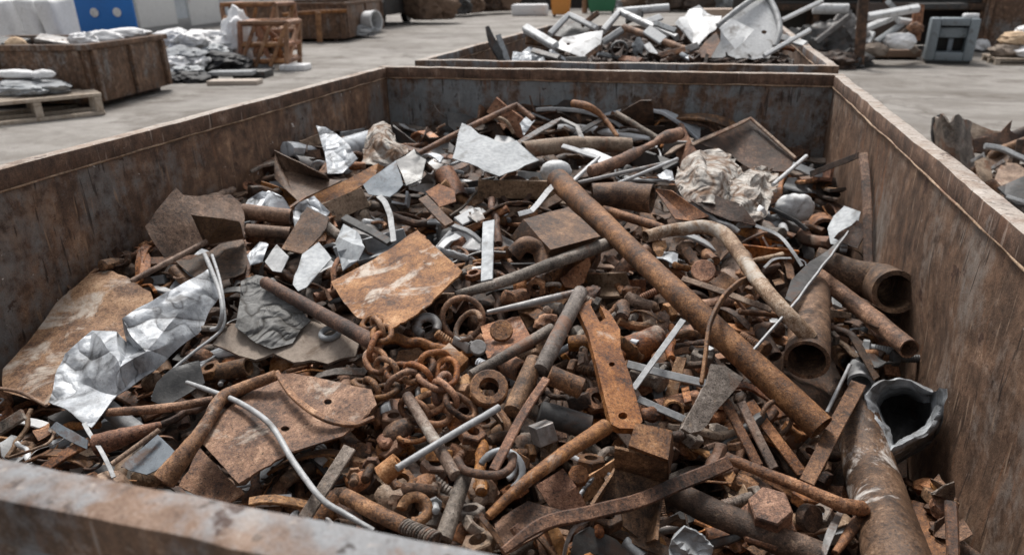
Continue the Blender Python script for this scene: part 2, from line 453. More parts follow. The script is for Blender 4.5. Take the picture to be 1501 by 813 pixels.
# ------------------------------------------------------------------ materials
class Mt:
    def __init__(s, name):
        s.m = bpy.data.materials.new(name); s.m.use_nodes = True; s.t = s.m.node_tree; s.t.nodes.clear()
        s.out = s.n('ShaderNodeOutputMaterial'); s.b = s.n('ShaderNodeBsdfPrincipled'); s.t.links.new(s.b.outputs[0], s.out.inputs[0])
        s.vec = None
    def n(s, ty, ins=None, **kw):
        x = s.t.nodes.new(ty)
        for k, v in kw.items(): setattr(x, k, v)
        for k, v in (ins or {}).items(): s.set(x.inputs[k], v)
        return x
    def set(s, sock, v):
        if isinstance(v, bpy.types.NodeSocket): s.t.links.new(v, sock)
        elif isinstance(v, (tuple, list)) and len(v) == 3 and sock.type == 'RGBA': sock.default_value = (*v, 1)
        else: sock.default_value = v
    def coords(s, stretch=(1, 1, 1), gen=False, rot=(0, 0, 0)):
        tc = s.n('ShaderNodeTexCoord'); oi = s.n('ShaderNodeObjectInfo')
        k = s.n('ShaderNodeVectorMath', {0: tc.outputs['Object'], 1: (0, 0, 0)}, operation='ADD')
        sc_ = s.n('ShaderNodeMath', {0: oi.outputs['Random'], 1: 43.0}, operation='MULTIPLY')
        s.set(k.inputs[1], sc_.outputs[0])
        mp = s.n('ShaderNodeMapping', {'Vector': k.outputs[0], 'Scale': stretch, 'Rotation': rot})
        s.rand = oi.outputs['Random']; return mp.outputs[0]
    def noise(s, vec, scale, det=4, rough=.6, dist=0.0):
        return s.n('ShaderNodeTexNoise', {'Vector': vec, 'Scale': scale, 'Detail': det, 'Roughness': rough, 'Distortion': dist}).outputs['Fac']
    def math(s, op, a, b=0.0, c=None, clamp=False):
        x = s.n('ShaderNodeMath', {0: a, 1: b}, operation=op, use_clamp=clamp)
        if c is not None: s.set(x.inputs[2], c)
        return x.outputs[0]
    def rng(s, f, a, b, lo=0.0, hi=1.0):
        return s.n('ShaderNodeMapRange', {0: f, 1: a, 2: b, 3: lo, 4: hi}).outputs[0]
    def ramp(s, f, stops):
        x = s.n('ShaderNodeValToRGB', {0: f}); e = x.color_ramp.elements
        while len(e) < len(stops): e.new(.5)
        for el, (p, c) in zip(e, stops): el.position = p; el.color = (*c, 1)
        return x.outputs[0]
    def mix(s, f, a, b, mode='MIX'):
        x = s.n('ShaderNodeMix', data_type='RGBA', blend_type=mode)
        s.set(x.inputs[0], f); s.set(x.inputs[6], a); s.set(x.inputs[7], b); return x.outputs[2]
    def bump(s, h, dist=.002, st=1.0):
        s.set(s.b.inputs['Normal'], s.n('ShaderNodeBump', {'Strength': st, 'Distance': dist, 'Height': h}).outputs[0])
    def fin(s, colr, rough=.8, metal=0.0, spec=.3):
        s.set(s.b.inputs['Base Color'], colr); s.set(s.b.inputs['Roughness'], rough); s.set(s.b.inputs['Metallic'], metal)
        s.set(s.b.inputs['Specular IOR Level'], spec); return s.m

def rust(name, stops, patch=None, patch_amt=.5, var=.35, metal=0.0, rough=.66, k=1.0, flake=(.36, .25, .165)):
    m = Mt(name); v = m.coords()
    a = m.noise(v, 9 * k, 6, .62, .3); b = m.noise(v, 48 * k, 5, .65); c = m.noise(v, 330 * k, 3, .7); d = m.noise(v, 140 * k, 4, .7)
    f = m.math('ADD', m.math('MULTIPLY', a, 1.05), m.math('MULTIPLY', b, .5))
    f = m.math('ADD', f, m.math('ADD', m.math('MULTIPLY', c, .62), m.math('MULTIPLY', d, .5)))
    f = m.rng(f, 1.08, 1.62)
    colr = m.ramp(f, stops)
    # per piece tint and value
    hv = m.n('ShaderNodeHueSaturation', {'Hue': m.rng(m.rand, 0, 1, .497, .512), 'Saturation': m.rng(m.math('FRACT', m.math('MULTIPLY', m.rand, 7.3)), 0, 1, .84, 1.12),
        'Value': m.rng(m.math('FRACT', m.math('MULTIPLY', m.rand, 13.7)), 0, 1, 1 - var, 1 + var), 'Color': colr})
    colr = hv.outputs[0]
    # pale dry flakes and dark pits
    fl = m.math('MULTIPLY', m.rng(m.noise(v, 75 * k, 5, .7), .60, .70), m.rng(a, .42, .6))
    colr = m.mix(m.math('MULTIPLY', fl, .55), colr, flake)
    pit = m.rng(m.noise(v, 150 * k, 3, .6), .34, .42, .30, 1.0)
    colr = m.mix(1.0, colr, pit, 'MULTIPLY')
    if patch:
        pm = m.rng(m.noise(v, 6.5 * k, 6, .68, .6), .62 - patch_amt * .22, .70 - patch_amt * .22)
        colr = m.mix(m.math('MULTIPLY', pm, m.rng(b, .3, .55, .35, .95)), colr, patch)
    m.bump(m.math('ADD', m.math('MULTIPLY', b, 1.2), m.math('MULTIPLY', c, .5)), .0035, .9)
    return m.fin(colr, m.rng(c, .3, .7, rough - .14, rough + .14), metal, .42)
D1, D2 = (.022, .013, .010), (.060, .033, .023)
RB = rust('brown_rust', [(0, (.016, .009, .006)), (.3, (.070, .033, .019)), (.6, (.175, .080, .040)), (1, (.42, .22, .12))])
RO = rust('orange_rust', [(0, (.030, .012, .006)), (.3, (.14, .052, .021)), (.62, (.31, .128, .050)), (1, (.52, .28, .15))], (.40, .33, .27), .08, .25)
RH = rust('deep_orange_brown_rust', [(0, (.026, .012, .007)), (.3, (.105, .046, .022)), (.62, (.235, .108, .048)), (1, (.46, .27, .155))], (.42, .36, .30), .12, .15)
ROM = rust('orange_rust_mottled_with_pale_scale', [(0, (.035, .014, .007)), (.3, (.16, .06, .025)), (.62, (.33, .14, .056)), (1, (.52, .29, .16))], (.46, .40, .34), .42, .15)
RD = rust('dark_rust', [(0, (.010, .007, .006)), (.35, (.036, .020, .013)), (.7, (.085, .043, .026)), (1, (.22, .12, .075))])
RG = rust('grey_brown_patina', [(0, (.03, .025, .022)), (.3, (.10, .08, .066)), (.65, (.20, .165, .14)), (1, (.38, .33, .29))], (.17, .085, .05), .4)
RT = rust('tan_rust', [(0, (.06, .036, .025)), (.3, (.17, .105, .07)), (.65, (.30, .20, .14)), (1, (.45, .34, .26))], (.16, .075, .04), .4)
RP = rust('rust_under_pale_paint', [(0, (.04, .022, .014)), (.3, (.13, .07, .042)), (.6, (.25, .17, .12)), (1, (.46, .38, .32))], (.40, .365, .32), .30)
FILM = rust('rust_brown_sheet', [(0, (.018, .010, .007)), (.3, (.068, .036, .022)), (.62, (.145, .078, .046)), (1, (.30, .18, .115))], var=.2, k=.7)

def metal(name, c0, c1, grime=(.06, .05, .045), gam=.5, rough=.42, met=.55, var=.2, rustc=None, k=1.0, spec=.5, crease=0.0):
    m = Mt(name); v = m.coords()
    a = m.noise(v, 11 * k, 6, .65, .5); b = m.noise(v, 60 * k, 5, .65); c = m.noise(v, 260 * k, 2, .6)
    colr = m.mix(m.rng(b, .35, .65), c0, c1)
    colr = m.mix(m.math('MULTIPLY', m.rng(a, .62 - gam * .2, .74 - gam * .1), m.rng(b, .3, .6, .4, 1.0)), colr, grime)
    sp = m.rng(m.noise(v, 120 * k, 4, .7), .60, .68)
    colr = m.mix(m.math('MULTIPLY', sp, .75), colr, grime)
    if rustc: colr = m.mix(m.rng(m.noise(v, 7 * k, 6, .7, .4), .55, .64, 0, .85), colr, rustc)
    hv = m.n('ShaderNodeHueSaturation', {'Value': m.rng(m.rand, 0, 1, 1 - var, 1 + var * .6), 'Color': colr}); colr = hv.outputs[0]
    if crease:                     # sharp fold lines of crumpled sheet, coloured darker along them
        h = None
        for sc_, di in ((4.2, .25), (10, .3)):
            r = m.math('ABSOLUTE', m.math('SUBTRACT', m.noise(v, sc_, 1, .4, di), .5))
            ln = m.rng(r, 0, .020, 1, 0); colr = m.mix(m.math('MULTIPLY', m.math('MULTIPLY', ln, m.rng(a, .4, .6, .25, 1)), crease), colr, grime)
            h = m.rng(r, 0, .2, 0, 1) if h is None else m.math('ADD', h, m.math('MULTIPLY', m.rng(r, 0, .2, 0, 1), .5))
        m.bump(m.math('ADD', m.math('MULTIPLY', h, 1.0), m.math('MULTIPLY', b, .12)), .022, 1.0)
    else: m.bump(m.math('ADD', b, m.math('MULTIPLY', c, .3)), .0016, .7)
    return m.fin(colr, m.rng(a, .3, .7, rough - .1, rough + .18), met, spec)
GS = metal('galvanised_steel', (.24, .255, .27), (.38, .40, .415), (.14, .13, .12), .35, .58, .12, rustc=None, spec=.3)
SV = metal('crumpled_silver_sheet', (.36, .385, .415), (.56, .585, .615), (.075, .075, .078), .75, .45, .15, .12, spec=.4, crease=1.0)
WH = metal('dirty_white_paint', (.48, .49, .50), (.64, .65, .655), (.17, .15, .135), .45, .5, .0, .1)
ST = metal('dull_grey_steel', (.16, .155, .15), (.30, .29, .285), (.05, .042, .038), .5, .5, .35, .3, (.11, .06, .037))
GC2 = metal('torn_galvanised_steel', (.22, .235, .25), (.36, .38, .40), (.10, .095, .09), .5, .5, .25, .1, spec=.4, crease=.7)
SL = metal('pale_bare_steel', (.25, .258, .265), (.40, .405, .41), (.12, .11, .1), .3, .55, .12, .15, spec=.3)
DK = metal('dark_scorched_steel', (.03, .03, .031), (.07, .068, .066), (.012, .011, .01), .5, .55, .1, .3, (.07, .04, .027))
GP = metal('grey_blue_painted_plate', (.13, .155, .18), (.19, .22, .25), (.06, .05, .045), .4, .6, .0, .1, (.10, .055, .035))
BK = metal('black_plastic', (.012, .012, .013), (.03, .03, .03), (.06, .055, .05), .2, .42, .0, .2)
def cloth(name, c0, c1, dirt, amt=.5, k=1.0, rough=.9, fold=0.0):
    m = Mt(name); v = m.coords()
    a = m.noise(v, 10 * k, 7, .7, .8); b = m.noise(v, 55 * k, 5, .65); c = m.noise(v, 400, 2, .6)
    colr = m.mix(m.rng(b, .3, .7), c0, c1); colr = m.mix(m.rng(a, .62 - amt * .2, .78 - amt * .15, 0, .9), colr, dirt)
    if fold:                      # creases, coloured darker along them
        r = m.math('ABSOLUTE', m.math('SUBTRACT', m.noise(v, fold, 2, .5, .8), .5)); r2 = m.math('ABSOLUTE', m.math('SUBTRACT', m.noise(v, fold * 2.3, 2, .5, .8), .5))
        colr = m.mix(m.math('MULTIPLY', m.rng(r, 0, .03, 1, 0), .8), colr, dirt)
        m.bump(m.math('ADD', m.rng(r, 0, .15, 0, 1), m.math('ADD', m.math('MULTIPLY', m.rng(r2, 0, .15, 0, 1), .5), m.math('MULTIPLY', b, .2))), .02, 1.0)
    else: m.bump(m.math('ADD', b, m.math('MULTIPLY', c, .25)), .003, .8)
    return m.fin(colr, rough, 0, .2)
CR = cloth('dirty_cream_rag', (.31, .29, .265), (.56, .53, .49), (.15, .08, .042), .9, fold=3.8)
GC = cloth('grey_crumpled_felt', (.13, .13, .128), (.22, .218, .212), (.05, .045, .04), .5, fold=5)
TP = cloth('tan_grey_board', (.20, .165, .135), (.30, .25, .21), (.10, .065, .045), .5)
WB = cloth('white_sack', (.62, .62, .62), (.78, .78, .79), (.34, .32, .3), .25, .5)
WD = cloth('pale_pallet_wood', (.34, .28, .22), (.50, .43, .36), (.22, .15, .1), .4, .6)
CB = cloth('tan_cardboard', (.50, .36, .24), (.60, .45, .31), (.3, .2, .13), .2)
GY = cloth('grey_bundle', (.22, .23, .24), (.38, .39, .40), (.05, .05, .05), .5, .5)
BN = cloth('brown_bale', (.13, .085, .06), (.24, .165, .12), (.05, .035, .03), .6, .6)
BS = cloth('black_sack', (.015, .015, .017), (.04, .04, .042), (.09, .085, .08), .3, .6, .6)

def skipmat(name, paint, base, amt, streak=.5, chip=.3, pale=(.42, .36, .31), pamt=.3):
    """weathered plate: paint left in patches, rust running downwards, a few chips; z is up"""
    m = Mt(name); v = m.coords(); vs = m.coords((1, 1, .22)); vf = m.coords((1, 1, .35))
    a = m.noise(vs, 3.2, 7, .68, .5); b = m.noise(v, 22, 6, .68); c = m.noise(v, 260, 3, .7); s = m.noise(vf, 17, 5, .66, .4); l = m.noise(v, 2.1, 5, .6)
    f = m.math('ADD', m.math('MULTIPLY', s, .5), m.math('ADD', m.math('MULTIPLY', b, .6), m.math('MULTIPLY', c, .5)))
    f = m.math('ADD', f, m.math('MULTIPLY', m.noise(v, 5.5, 6, .7, .7), .75))
    colr = m.ramp(m.rng(f, .92, 1.45), base)
    pm = m.math('ADD', m.math('MULTIPLY', a, .6), m.math('ADD', m.math('MULTIPLY', l, .45), m.math('MULTIPLY', b, .35)))
    pm = m.rng(pm, .86 - amt * .32, .96 - amt * .30)
    pc = m.mix(m.rng(c, .3, .7), paint, tuple(q * 1.45 for q in paint)); pc = m.mix(m.rng(s, .5, .68, 0, .6), pc, tuple(q * .45 for q in paint))
    colr = m.mix(m.math('MULTIPLY', pm, .85), colr, pc)
    sk = m.rng(m.noise(vs, 9, 6, .7, .3), .57, .68)           # rust runs
    colr = m.mix(m.math('MULTIPLY', sk, streak), colr, (.17, .075, .035))
    sp = m.rng(m.noise(v, 12, 5, .7), .63, .67)               # dark rust spots
    colr = m.mix(m.math('MULTIPLY', sp, .85), colr, (.045, .02, .013))
    sp2 = m.rng(m.noise(v, 55, 5, .7), .60, .68); colr = m.mix(m.math('MULTIPLY', sp2, .55), colr, (.03, .017, .012))
    pl = m.math('MULTIPLY', m.rng(m.noise(vf, 6, 6, .72, .5), .56, .72), m.rng(b, .35, .6))
    colr = m.mix(m.math('MULTIPLY', pl, pamt), colr, pale)
    wc = m.rng(m.noise(v, 26, 4, .6, .5), .705, .72)          # white chips
    colr = m.mix(m.math('MULTIPLY', wc, chip), colr, (.68, .64, .6))
    # thin scratches running down and across
    for rot, sx in (((.12, .1, 0), (46, 46, 4.5)), ((.6, .5, .3), (40, 40, 5.0))):
        q = m.coords(sx, rot=rot); g = m.rng(m.noise(q, 1.0, 2, .5), .665, .70)
        g = m.math('MULTIPLY', g, m.rng(l, .38, .55)); colr = m.mix(m.math('MULTIPLY', g, .75), colr, (.026, .016, .012))
        g2 = m.rng(m.noise(m.coords(tuple(x * .8 for x in sx), rot=(rot[0] + .25, rot[1], rot[2] + .2)), 1.3, 2, .5), .68, .73); colr = m.mix(m.math('MULTIPLY', g2, .5), colr, pale)
    m.bump(m.math('ADD', m.math('MULTIPLY', b, 1.0), m.math('ADD', m.math('MULTIPLY', c, .4), m.math('MULTIPLY', s, .6))), .004, .8)
    return m.fin(colr, m.rng(b, .3, .7, .6, .88), 0, .35)
BASE_D = [(0, (.03, .019, .014)), (.35, (.075, .045, .032)), (.7, (.14, .082, .055)), (1, (.27, .17, .115))]
BASE_R = [(0, (.028, .016, .011)), (.35, (.090, .053, .034)), (.7, (.175, .102, .064)), (1, (.36, .235, .16))]
SK_L = skipmat('left_wall_rust', (.15, .145, .14), [(0, (.030, .019, .014)), (.35, (.105, .062, .042)), (.68, (.21, .122, .077)), (1, (.44, .27, .165))], .48, .5, .95, (.38, .24, .15), .4)
SK_F = skipmat('far_wall_grey_blue_paint', (.165, .185, .195), BASE_R, .62, .9, .1, (.3, .3, .3), .25)
SK_R = skipmat('right_wall_rust_and_grey', (.165, .142, .124), BASE_R, .42, .95, .3, (.36, .25, .175), .34)
SK_N = skipmat('near_wall_grey_blue_paint', (.15, .165, .18), BASE_R, .60, 1.0, .1, (.4, .36, .33), .3)
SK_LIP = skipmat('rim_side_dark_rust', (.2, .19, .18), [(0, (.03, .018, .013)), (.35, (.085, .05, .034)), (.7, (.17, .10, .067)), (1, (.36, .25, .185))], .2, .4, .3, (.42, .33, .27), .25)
SK_T = skipmat('worn_rim_sky_brightened', (.31, .275, .245), [(0, (.08, .05, .034)), (.35, (.215, .15, .11)), (.7, (.34, .265, .21)), (1, (.52, .45, .39))], .75, .35, .4, (.62, .57, .53), .6)  # worn tan rim top, with brightness from the sky painted into it
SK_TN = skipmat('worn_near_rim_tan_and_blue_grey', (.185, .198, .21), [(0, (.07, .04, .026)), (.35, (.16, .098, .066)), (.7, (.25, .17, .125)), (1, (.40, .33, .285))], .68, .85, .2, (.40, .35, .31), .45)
SK_B = skipmat('brown_old_skip', (.17, .165, .16), BASE_R, .42, .5, .1, (.38, .30, .24), .65)

def concrete():
    m = Mt('yard_concrete'); tc = m.n('ShaderNodeTexCoord').outputs['Object']
    a = m.noise(tc, .35, 7, .6, .4); b = m.noise(tc, 3.5, 6, .65); c = m.noise(tc, 40, 3, .65)
    st = m.n('ShaderNodeMapping', {'Vector': tc, 'Scale': (.32, .9, 1), 'Rotation': (0, 0, .35)}).outputs[0]
    s = m.noise(st, 1.5, 6, .65, .8); s2 = m.noise(st, .5, 5, .6, 1.2)
    f = m.math('ADD', m.math('MULTIPLY', a, .5), m.math('ADD', m.math('MULTIPLY', b, .35), m.math('MULTIPLY', c, .3)))
    colr = m.ramp(m.rng(f, .38, .80), [(0, (.13, .118, .107)), (.5, (.24, .224, .206)), (1, (.36, .342, .32))])
    colr = m.mix(m.rng(s, .50, .63, 0, .62), colr, (.12, .105, .09))                    # long dragged stains and wheel marks
    colr = m.mix(m.rng(s2, .49, .60, 0, .6), colr, (.125, .11, .095))
    colr = m.mix(m.rng(m.noise(tc, .7, 6, .7), .54, .62, 0, .65), colr, (.09, .075, .062))  # oil and rust dust
    vo = m.n('ShaderNodeTexVoronoi', {'Vector': m.n('ShaderNodeVectorMath', {0: tc, 1: m.n('ShaderNodeTexNoise', {'Vector': tc, 'Scale': 1.2, 'Detail': 4.0}).outputs['Color']}, operation='ADD').outputs[0], 'Scale': .28}, feature='DISTANCE_TO_EDGE').outputs['Distance']
    colr = m.mix(m.rng(vo, .0, .008, .5, 0), colr, (.05, .042, .035))                    # cracks
    m.bump(m.math('ADD', b, c), .012, .6); return m.fin(colr, .85, 0, .3)
def plain(name, c, rough=.6, met=0.0, dirt=.25, k=1.0):
    m = Mt(name); v = m.coords(); a = m.noise(v, 2.5 * k, 6, .65, .3); b = m.noise(v, 30 * k, 4, .6)
    colr = m.mix(m.rng(a, .48, .68, 0, dirt), c, tuple(q * .4 + .02 for q in c)); colr = m.mix(m.rng(b, .5, .75, 0, .35), colr, tuple(min(1, q * 1.2) for q in c))
    m.bump(b, .003, .5); return m.fin(colr, rough, met, .4)
# ------------------------------------------------------------------ the yard and the two big skips
bm = new(); n = 60
bmesh.ops.create_grid(bm, x_segments=4, y_segments=4, size=400)
g = link('yard_ground', bm, concrete(), None, 0, False); tag(g, kind='structure')

def big_skip(name, label, x0, x1, y0, y1, z1, mats, tube_w=TUBE, th=.07, group=None):
    """open steel container: wall panels, hollow section rim, weld bead, ribs, floor"""
    t = empty(name, ((x0 + x1) / 2, (y0 + y1) / 2, 0), label, 'skip', group)
    nx = 40
    def beam(lo, hi, mat, lip=None):
        b = new(); box(b, lo, hi, None, .006)
        bmesh.ops.subdivide_edges(b, edges=[e for e in b.edges if e.calc_length() > .5], cuts=64, use_grid_fill=True)
        so = rnd.random() * 90; ax = 0 if hi[0] - lo[0] > hi[1] - lo[1] else 1
        for v in b.verts:                       # knocks and slight waves in the rim
            d = noise.noise(Vector((v.co[ax] * 2.2 + so, 0, 0))) * .008 + noise.noise(Vector((v.co[ax] * 9 + so, 3, 0))) * .004 + noise.noise(v.co * 30) * .003
            v.co.z += d * .6; v.co[1 - ax] += d * .5
        b.normal_update()
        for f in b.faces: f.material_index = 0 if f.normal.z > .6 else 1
        return link('rim_beam', b, [mat, lip or mats['lip']], t, 30)
    beam((x0, y0, z1 - th), (x1, y0 + tube_w, z1), mats['nt'], mats.get('nlip'))
    beam((x0, y1 - tube_w, z1 - th), (x1, y1, z1), mats['t'])
    beam((x0, y0 + tube_w + .002, z1 - th + .002), (x0 + tube_w, y1 - tube_w - .002, z1 - .003), mats['t'])
    beam((x1 - tube_w, y0 + tube_w + .002, z1 - th + .002), (x1, y1 - tube_w - .002, z1 - .003), mats['t'])
    def wall(lo, hi, ax, mat):
        b = new(); L = hi[ax] - lo[ax]; k = int(L / .06); m = 16; so = rnd.random() * 50; o = 1 - ax
        for side in (0, 1):
            g_ = []
            for i in range(k + 1):
                row = []
                for j in range(m + 1):
                    p = [0, 0, 0]; p[ax] = lo[ax] + L * i / k; p[2] = lo[2] + (hi[2] - lo[2]) * j / m; p[o] = lo[o] if side == 0 else hi[o]
                    e = min(i, k - i) / k * 4; e2 = min(j, m - j) / m * 3
                    p[o] += (noise.noise(Vector((p[ax] * 1.7 + so, p[2] * 2, 0))) * .03 + noise.noise(Vector((p[ax] * 6 + so, p[2] * 5, 2))) * .009) * min(1, e) * min(1, e2)
                    row.append(b.verts.new(p))
                g_.append(row)
            for i in range(k):
                for j in range(m): b.faces.new([g_[i][j], g_[i + 1][j], g_[i + 1][j + 1], g_[i][j + 1]])
        return link('wall_panel', b, mat, t, 40)
    zb = .16; zt = z1 - th - .001; w = .012; i_ = tube_w - .018
    wall((x0 + i_, y1 - i_ - w, zb), (x1 - i_, y1 - i_, zt), 0, mats['f'])
    wall((x0 + i_, y0 + i_, zb), (x1 - i_, y0 + i_ + w, zt), 0, mats['n'])
    wall((x0 + i_, y0 + i_ + w + .002, zb), (x0 + i_ + w, y1 - i_ - w - .002, zt), 1, mats['l'])
    wall((x1 - i_ - w, y0 + i_ + w + .002, zb), (x1 - i_, y1 - i_ - w - .002, zt), 1, mats['r'])
    # raised weld seam along the lower edge of the rim
    b = new(); e = tube_w - .001; z = z1 - th + .003
    P = [Vector((x0 + e, y0 + e, z)), Vector((x0 + e, y1 - e, z)), Vector((x1 - e, y1 - e, z)), Vector((x1 - e, y0 + e, z))]
    for q, s in zip(P, P[1:] + P[:1]):
        tube(b, [p + Vector((0, 0, noise.noise(p * 7) * .005)) for p in resample([q, s], .05)], .0042, 6, None, .25)
    link('weld_seam', b, RT, t, 60)
    b = new(); box(b, (x0 + .06, y0 + .06, .11), (x1 - .06, y1 - .06, .15)); link('floor_plate', b, RD, t, 0)
    for sx in (.3, .7):
        b = new(); x = x0 + (x1 - x0) * sx; box(b, (x - .06, y0 + .05, .002), (x + .06, y1 - .05, .108), None, .008); link('skid', b, RD, t, 30)
    k = 5
    for s, x in ((-1, x0), (1, x1)):
        for j in range(k):
            y = y0 + .35 + (y1 - y0 - .7) * j / (k - 1); b = new()
            box(b, (x - .001 if s < 0 else x - i_ + .001, y - .035, zb), (x + i_ - .001 if s < 0 else x + .001, y + .035, zt - .002), None, .006)
            link('side_rib', b, mats['r'], t, 30)
    return t
big_skip('scrap_skip', 'large open rusty steel skip in the foreground, filled with a heap of brown scrap iron', XL, XR, YN, YF, RIM,
         dict(nt=SK_TN, t=SK_T, f=SK_F, n=SK_N, l=SK_L, r=SK_R, lip=SK_LIP, nlip=SK_N))
X2L, X2R, Y2N, Y2F = -2.04, .76, 4.83, 9.1
big_skip('scrap_skip', 'second rusty skip right behind the foreground one, heaped with white and grey sheet scrap', X2L, X2R, Y2N, Y2F, RIM,
         dict(nt=SK_T, t=SK_T, f=SK_L, n=SK_F, l=SK_L, r=SK_R, lip=SK_N))
# ------------------------------------------------------------------ the scrap one can single out
S = 'scrap sheet'; PI_ = 'pipe'; BR = 'metal bar'; RDC = 'metal rod'
# left side
SHEET('rusty_sheet', 'large orange rusty sheet with pale scale leaning on the left wall', S,
  [(138,391,.12),(165,396,.10),(222,430,.05),(234,470,.05),(190,520,.05),(120,560,.05),(70,592,.04),(4,572,.06),(4,540,.09),(40,500,.10),(67,470,.10),(83,443,.11),(113,423,.12)],
  ROM, 'mottled orange sheet on the left wall', crumple=.003, cf=5, jag=2, facet=(42, .012), wave=.008)
FACETS('crumpled_sheet', 'large crumpled silver white sheet over the mottled orange sheet at left', S,
  [(137,481,.16),(95,518,.14),(70,585,.10),(136,624,.08),(172,580,.09),(232,537,.08),(288,487,.08),(321,432,.09),(309,393,.14),(240,428,.17),(176,470,.18),(184,498,.10),(168,486,.15),(176,536,.15),(214,514,.14),(264,456,.14),(118,562,.09),(206,546,.09)],
  [(9,8,15),(8,7,15),(7,6,15),(10,9,15),(10,15,14),(10,14,11),(15,6,14),(6,5,14),(14,5,17),(11,14,13),(14,17,13),(12,11,13),(0,12,13),(0,13,16),(0,16,1),(1,16,2),(16,13,4),(2,16,3),(16,4,3),(13,17,4),(17,5,4)],
  SV, 'large crumpled silver sheet', th=.003, cuts=7, nz=.013)
ROD('cable', 'pale grey cable looped over the end of the crumpled silver sheet', 'cable', [(300,373,.14),(310,396,.15),(321,425,.14),(326,455,.13),(321,478,.09),(309,483,.08)], 3.2, SL, 'pale cable loop')
ROD('cable', 'thin pale wire running beside the looped cable and down past the silver sheet', 'cable', [(311,374,.13),(322,410,.13),(328,450,.10),(325,482,.08),(285,515,.07),(250,545,.06),(223,582,.03)], 2.3, SL)
ROD('steel_rod', 'short pale grey rod end sticking out right of the crumpled silver sheet', RDC, [(287,481,.07),(332,482,.07)], 4.5, RG)
ROD('steel_rod', 'pale brown straight rod resting under the folded brown sheet at left', RDC, [(193,412,.09),(250,382,.10),(303,354,.12)], 4.2, RT, 'pale rod by the left wall')
SHEET('folded_sheet', 'brown folded sheet with torn slits standing against the left wall', S,
  [(212,338,.12),(235,306,.18),(257,278,.22),(268,287,.2),(337,285,.18),(355,297,.14),(358,320,.1),(358,350,.08),(330,356,.07),(302,358,.07),(270,368,.06),(241,379,.05),(222,358,.08)],
  FILM, 'folded brown sheet on the left wall', folds=[(268,290,262,375,.06)], crumple=.002, cf=4, facet=(42, .016))
FACETS('sheet_flap', 'triangular brown sheet flap folded over the standing brown sheet', S, [(281,314,.19),(328,319,.24),(350,324,.20),(358,348,.09),(302,358,.09)], [(0,1,4),(1,3,4),(1,2,3)], FILM, 'triangular brown flap')
SHEET('sheet_strip', 'dark brown sheet strip lying below the folded brown sheet', S, [(258,386,.05),(300,368,.06),(356,350,.07),(362,372,.06),(358,402,.05),(322,412,.04),(285,405,.04)], RD, crumple=.01, cf=6)
FACETS('folded_sheet', 'dark brown channel shaped sheet with a curled end below the upright silver sheet', S, [(402,220,.19),(479,256,.15),(484,264,.09),(414,250,.10),(436,296,.07),(502,266,.10),(404,262,.10)], [(0,1,2,3),(3,2,5,4),(0,3,4,6)], FILM, 'curled dark brown channel', th=.005)
FACETS('sheet_strip', 'light brown bent plate lying right of the curled brown channel', S, [(438,296,.09),(505,266,.12),(553,240,.15),(562,244,.12),(548,264,.11),(500,290,.08),(455,304,.06)], [(0,1,5,6),(1,2,4,5),(2,3,4)], RO, th=.005)
SHEET('crumpled_sheet', 'upright silver white sheet scrap standing near the far left corner', S, [(463,183,.2),(478,188,.2),(491,193,.2),(505,206,.19),(525,234,.15),(500,251,.12),(481,256,.1),(477,226,.14),(469,203,.17)], SV, 'upright silver sheet', crumple=0.003, cf=9, facet=(20, 0.022))
SHEET('cloth_bag', 'dirty cream cloth bag crumpled against the far wall', 'bag', [(530,238,.05),(533,215,.08),(540,192,.14),(548,183,.17),(560,179,.18),(574,188,.16),(580,205,.13),(597,214,.1),(600,234,.06),(575,244,.04),(550,246,.04)], CR, 'cream cloth bag', crumple=0.003, cf=9, facet=(11, .02), grid=4, jag=3, wave=.03, inner=[(557,208,.19),(580,226,.14)])
SHEET('crumpled_sheet', 'small white crumpled sheet left of the short brown pipes', S, [(354,311,.11),(363,291,.14),(378,284,.15),(393,277,.16),(415,291,.14),(428,308,.11),(402,318,.09),(366,322,.09)], SV, 'small white crumpled sheet', crumple=0.003, cf=9, facet=(16, 0.02), grid=8)
SHEET('crumpled_sheet', 'white torn sheet with pointed top right of the short brown pipes', S, [(426,309,.1),(440,299,.12),(461,288,.15),(484,312,.12),(470,328,.09),(430,330,.08)], SV, crumple=0.003, cf=9, facet=(16, 0.02), grid=8)
ROD('short_pipe', 'upper one of two short brown pipes among white crumpled sheet at left', PI_, [(356,310,.11),(392,314,.11),(427,318,.1)], 11.5, FILM, 'short brown pipes at left', wall=.8)
ROD('short_pipe', 'lower one of two short brown pipes among white crumpled sheet at left', PI_, [(362,337,.07),(426,342,.06)], 9.5, FILM, wall=.8)
SHEET('flat_plate', 'dark brown tilted flat plate with a pale edge below the pointed white sheet', S, [(412,364,.07),(430,335,.11),(450,303,.15),(482,318,.13),(478,334,.11),(446,372,.06)], FILM, 'dark tilted plate', th=.008, crumple=.002)
SHEET('metal_tag', 'small flat blue grey plate tag in the left of the heap', S, [(388,383,.09),(405,357,.11),(424,377,.11),(413,400,.08),(400,398,.08)], SL, 'blue grey plate tag', crumple=.002)
SHEET('crumpled_sheet', 'small white paint flaked sheet left of the blue grey plate tag', S, [(362,374,.09),(380,353,.11),(394,359,.11),(384,382,.08),(367,389,.07)], SV, crumple=0.003, cf=9, facet=(12, 0.015), grid=7)
SHEET('galvanised_strip', 'spotted galvanised sheet strip right of the blue grey plate tag', S, [(437,427,.1),(429,415,.11),(443,373,.13),(467,355,.13),(486,377,.12),(467,399,.11),(450,422,.1)], GS, 'spotted galvanised strip', crumple=0.003, cf=9, facet=(26, 0.008))
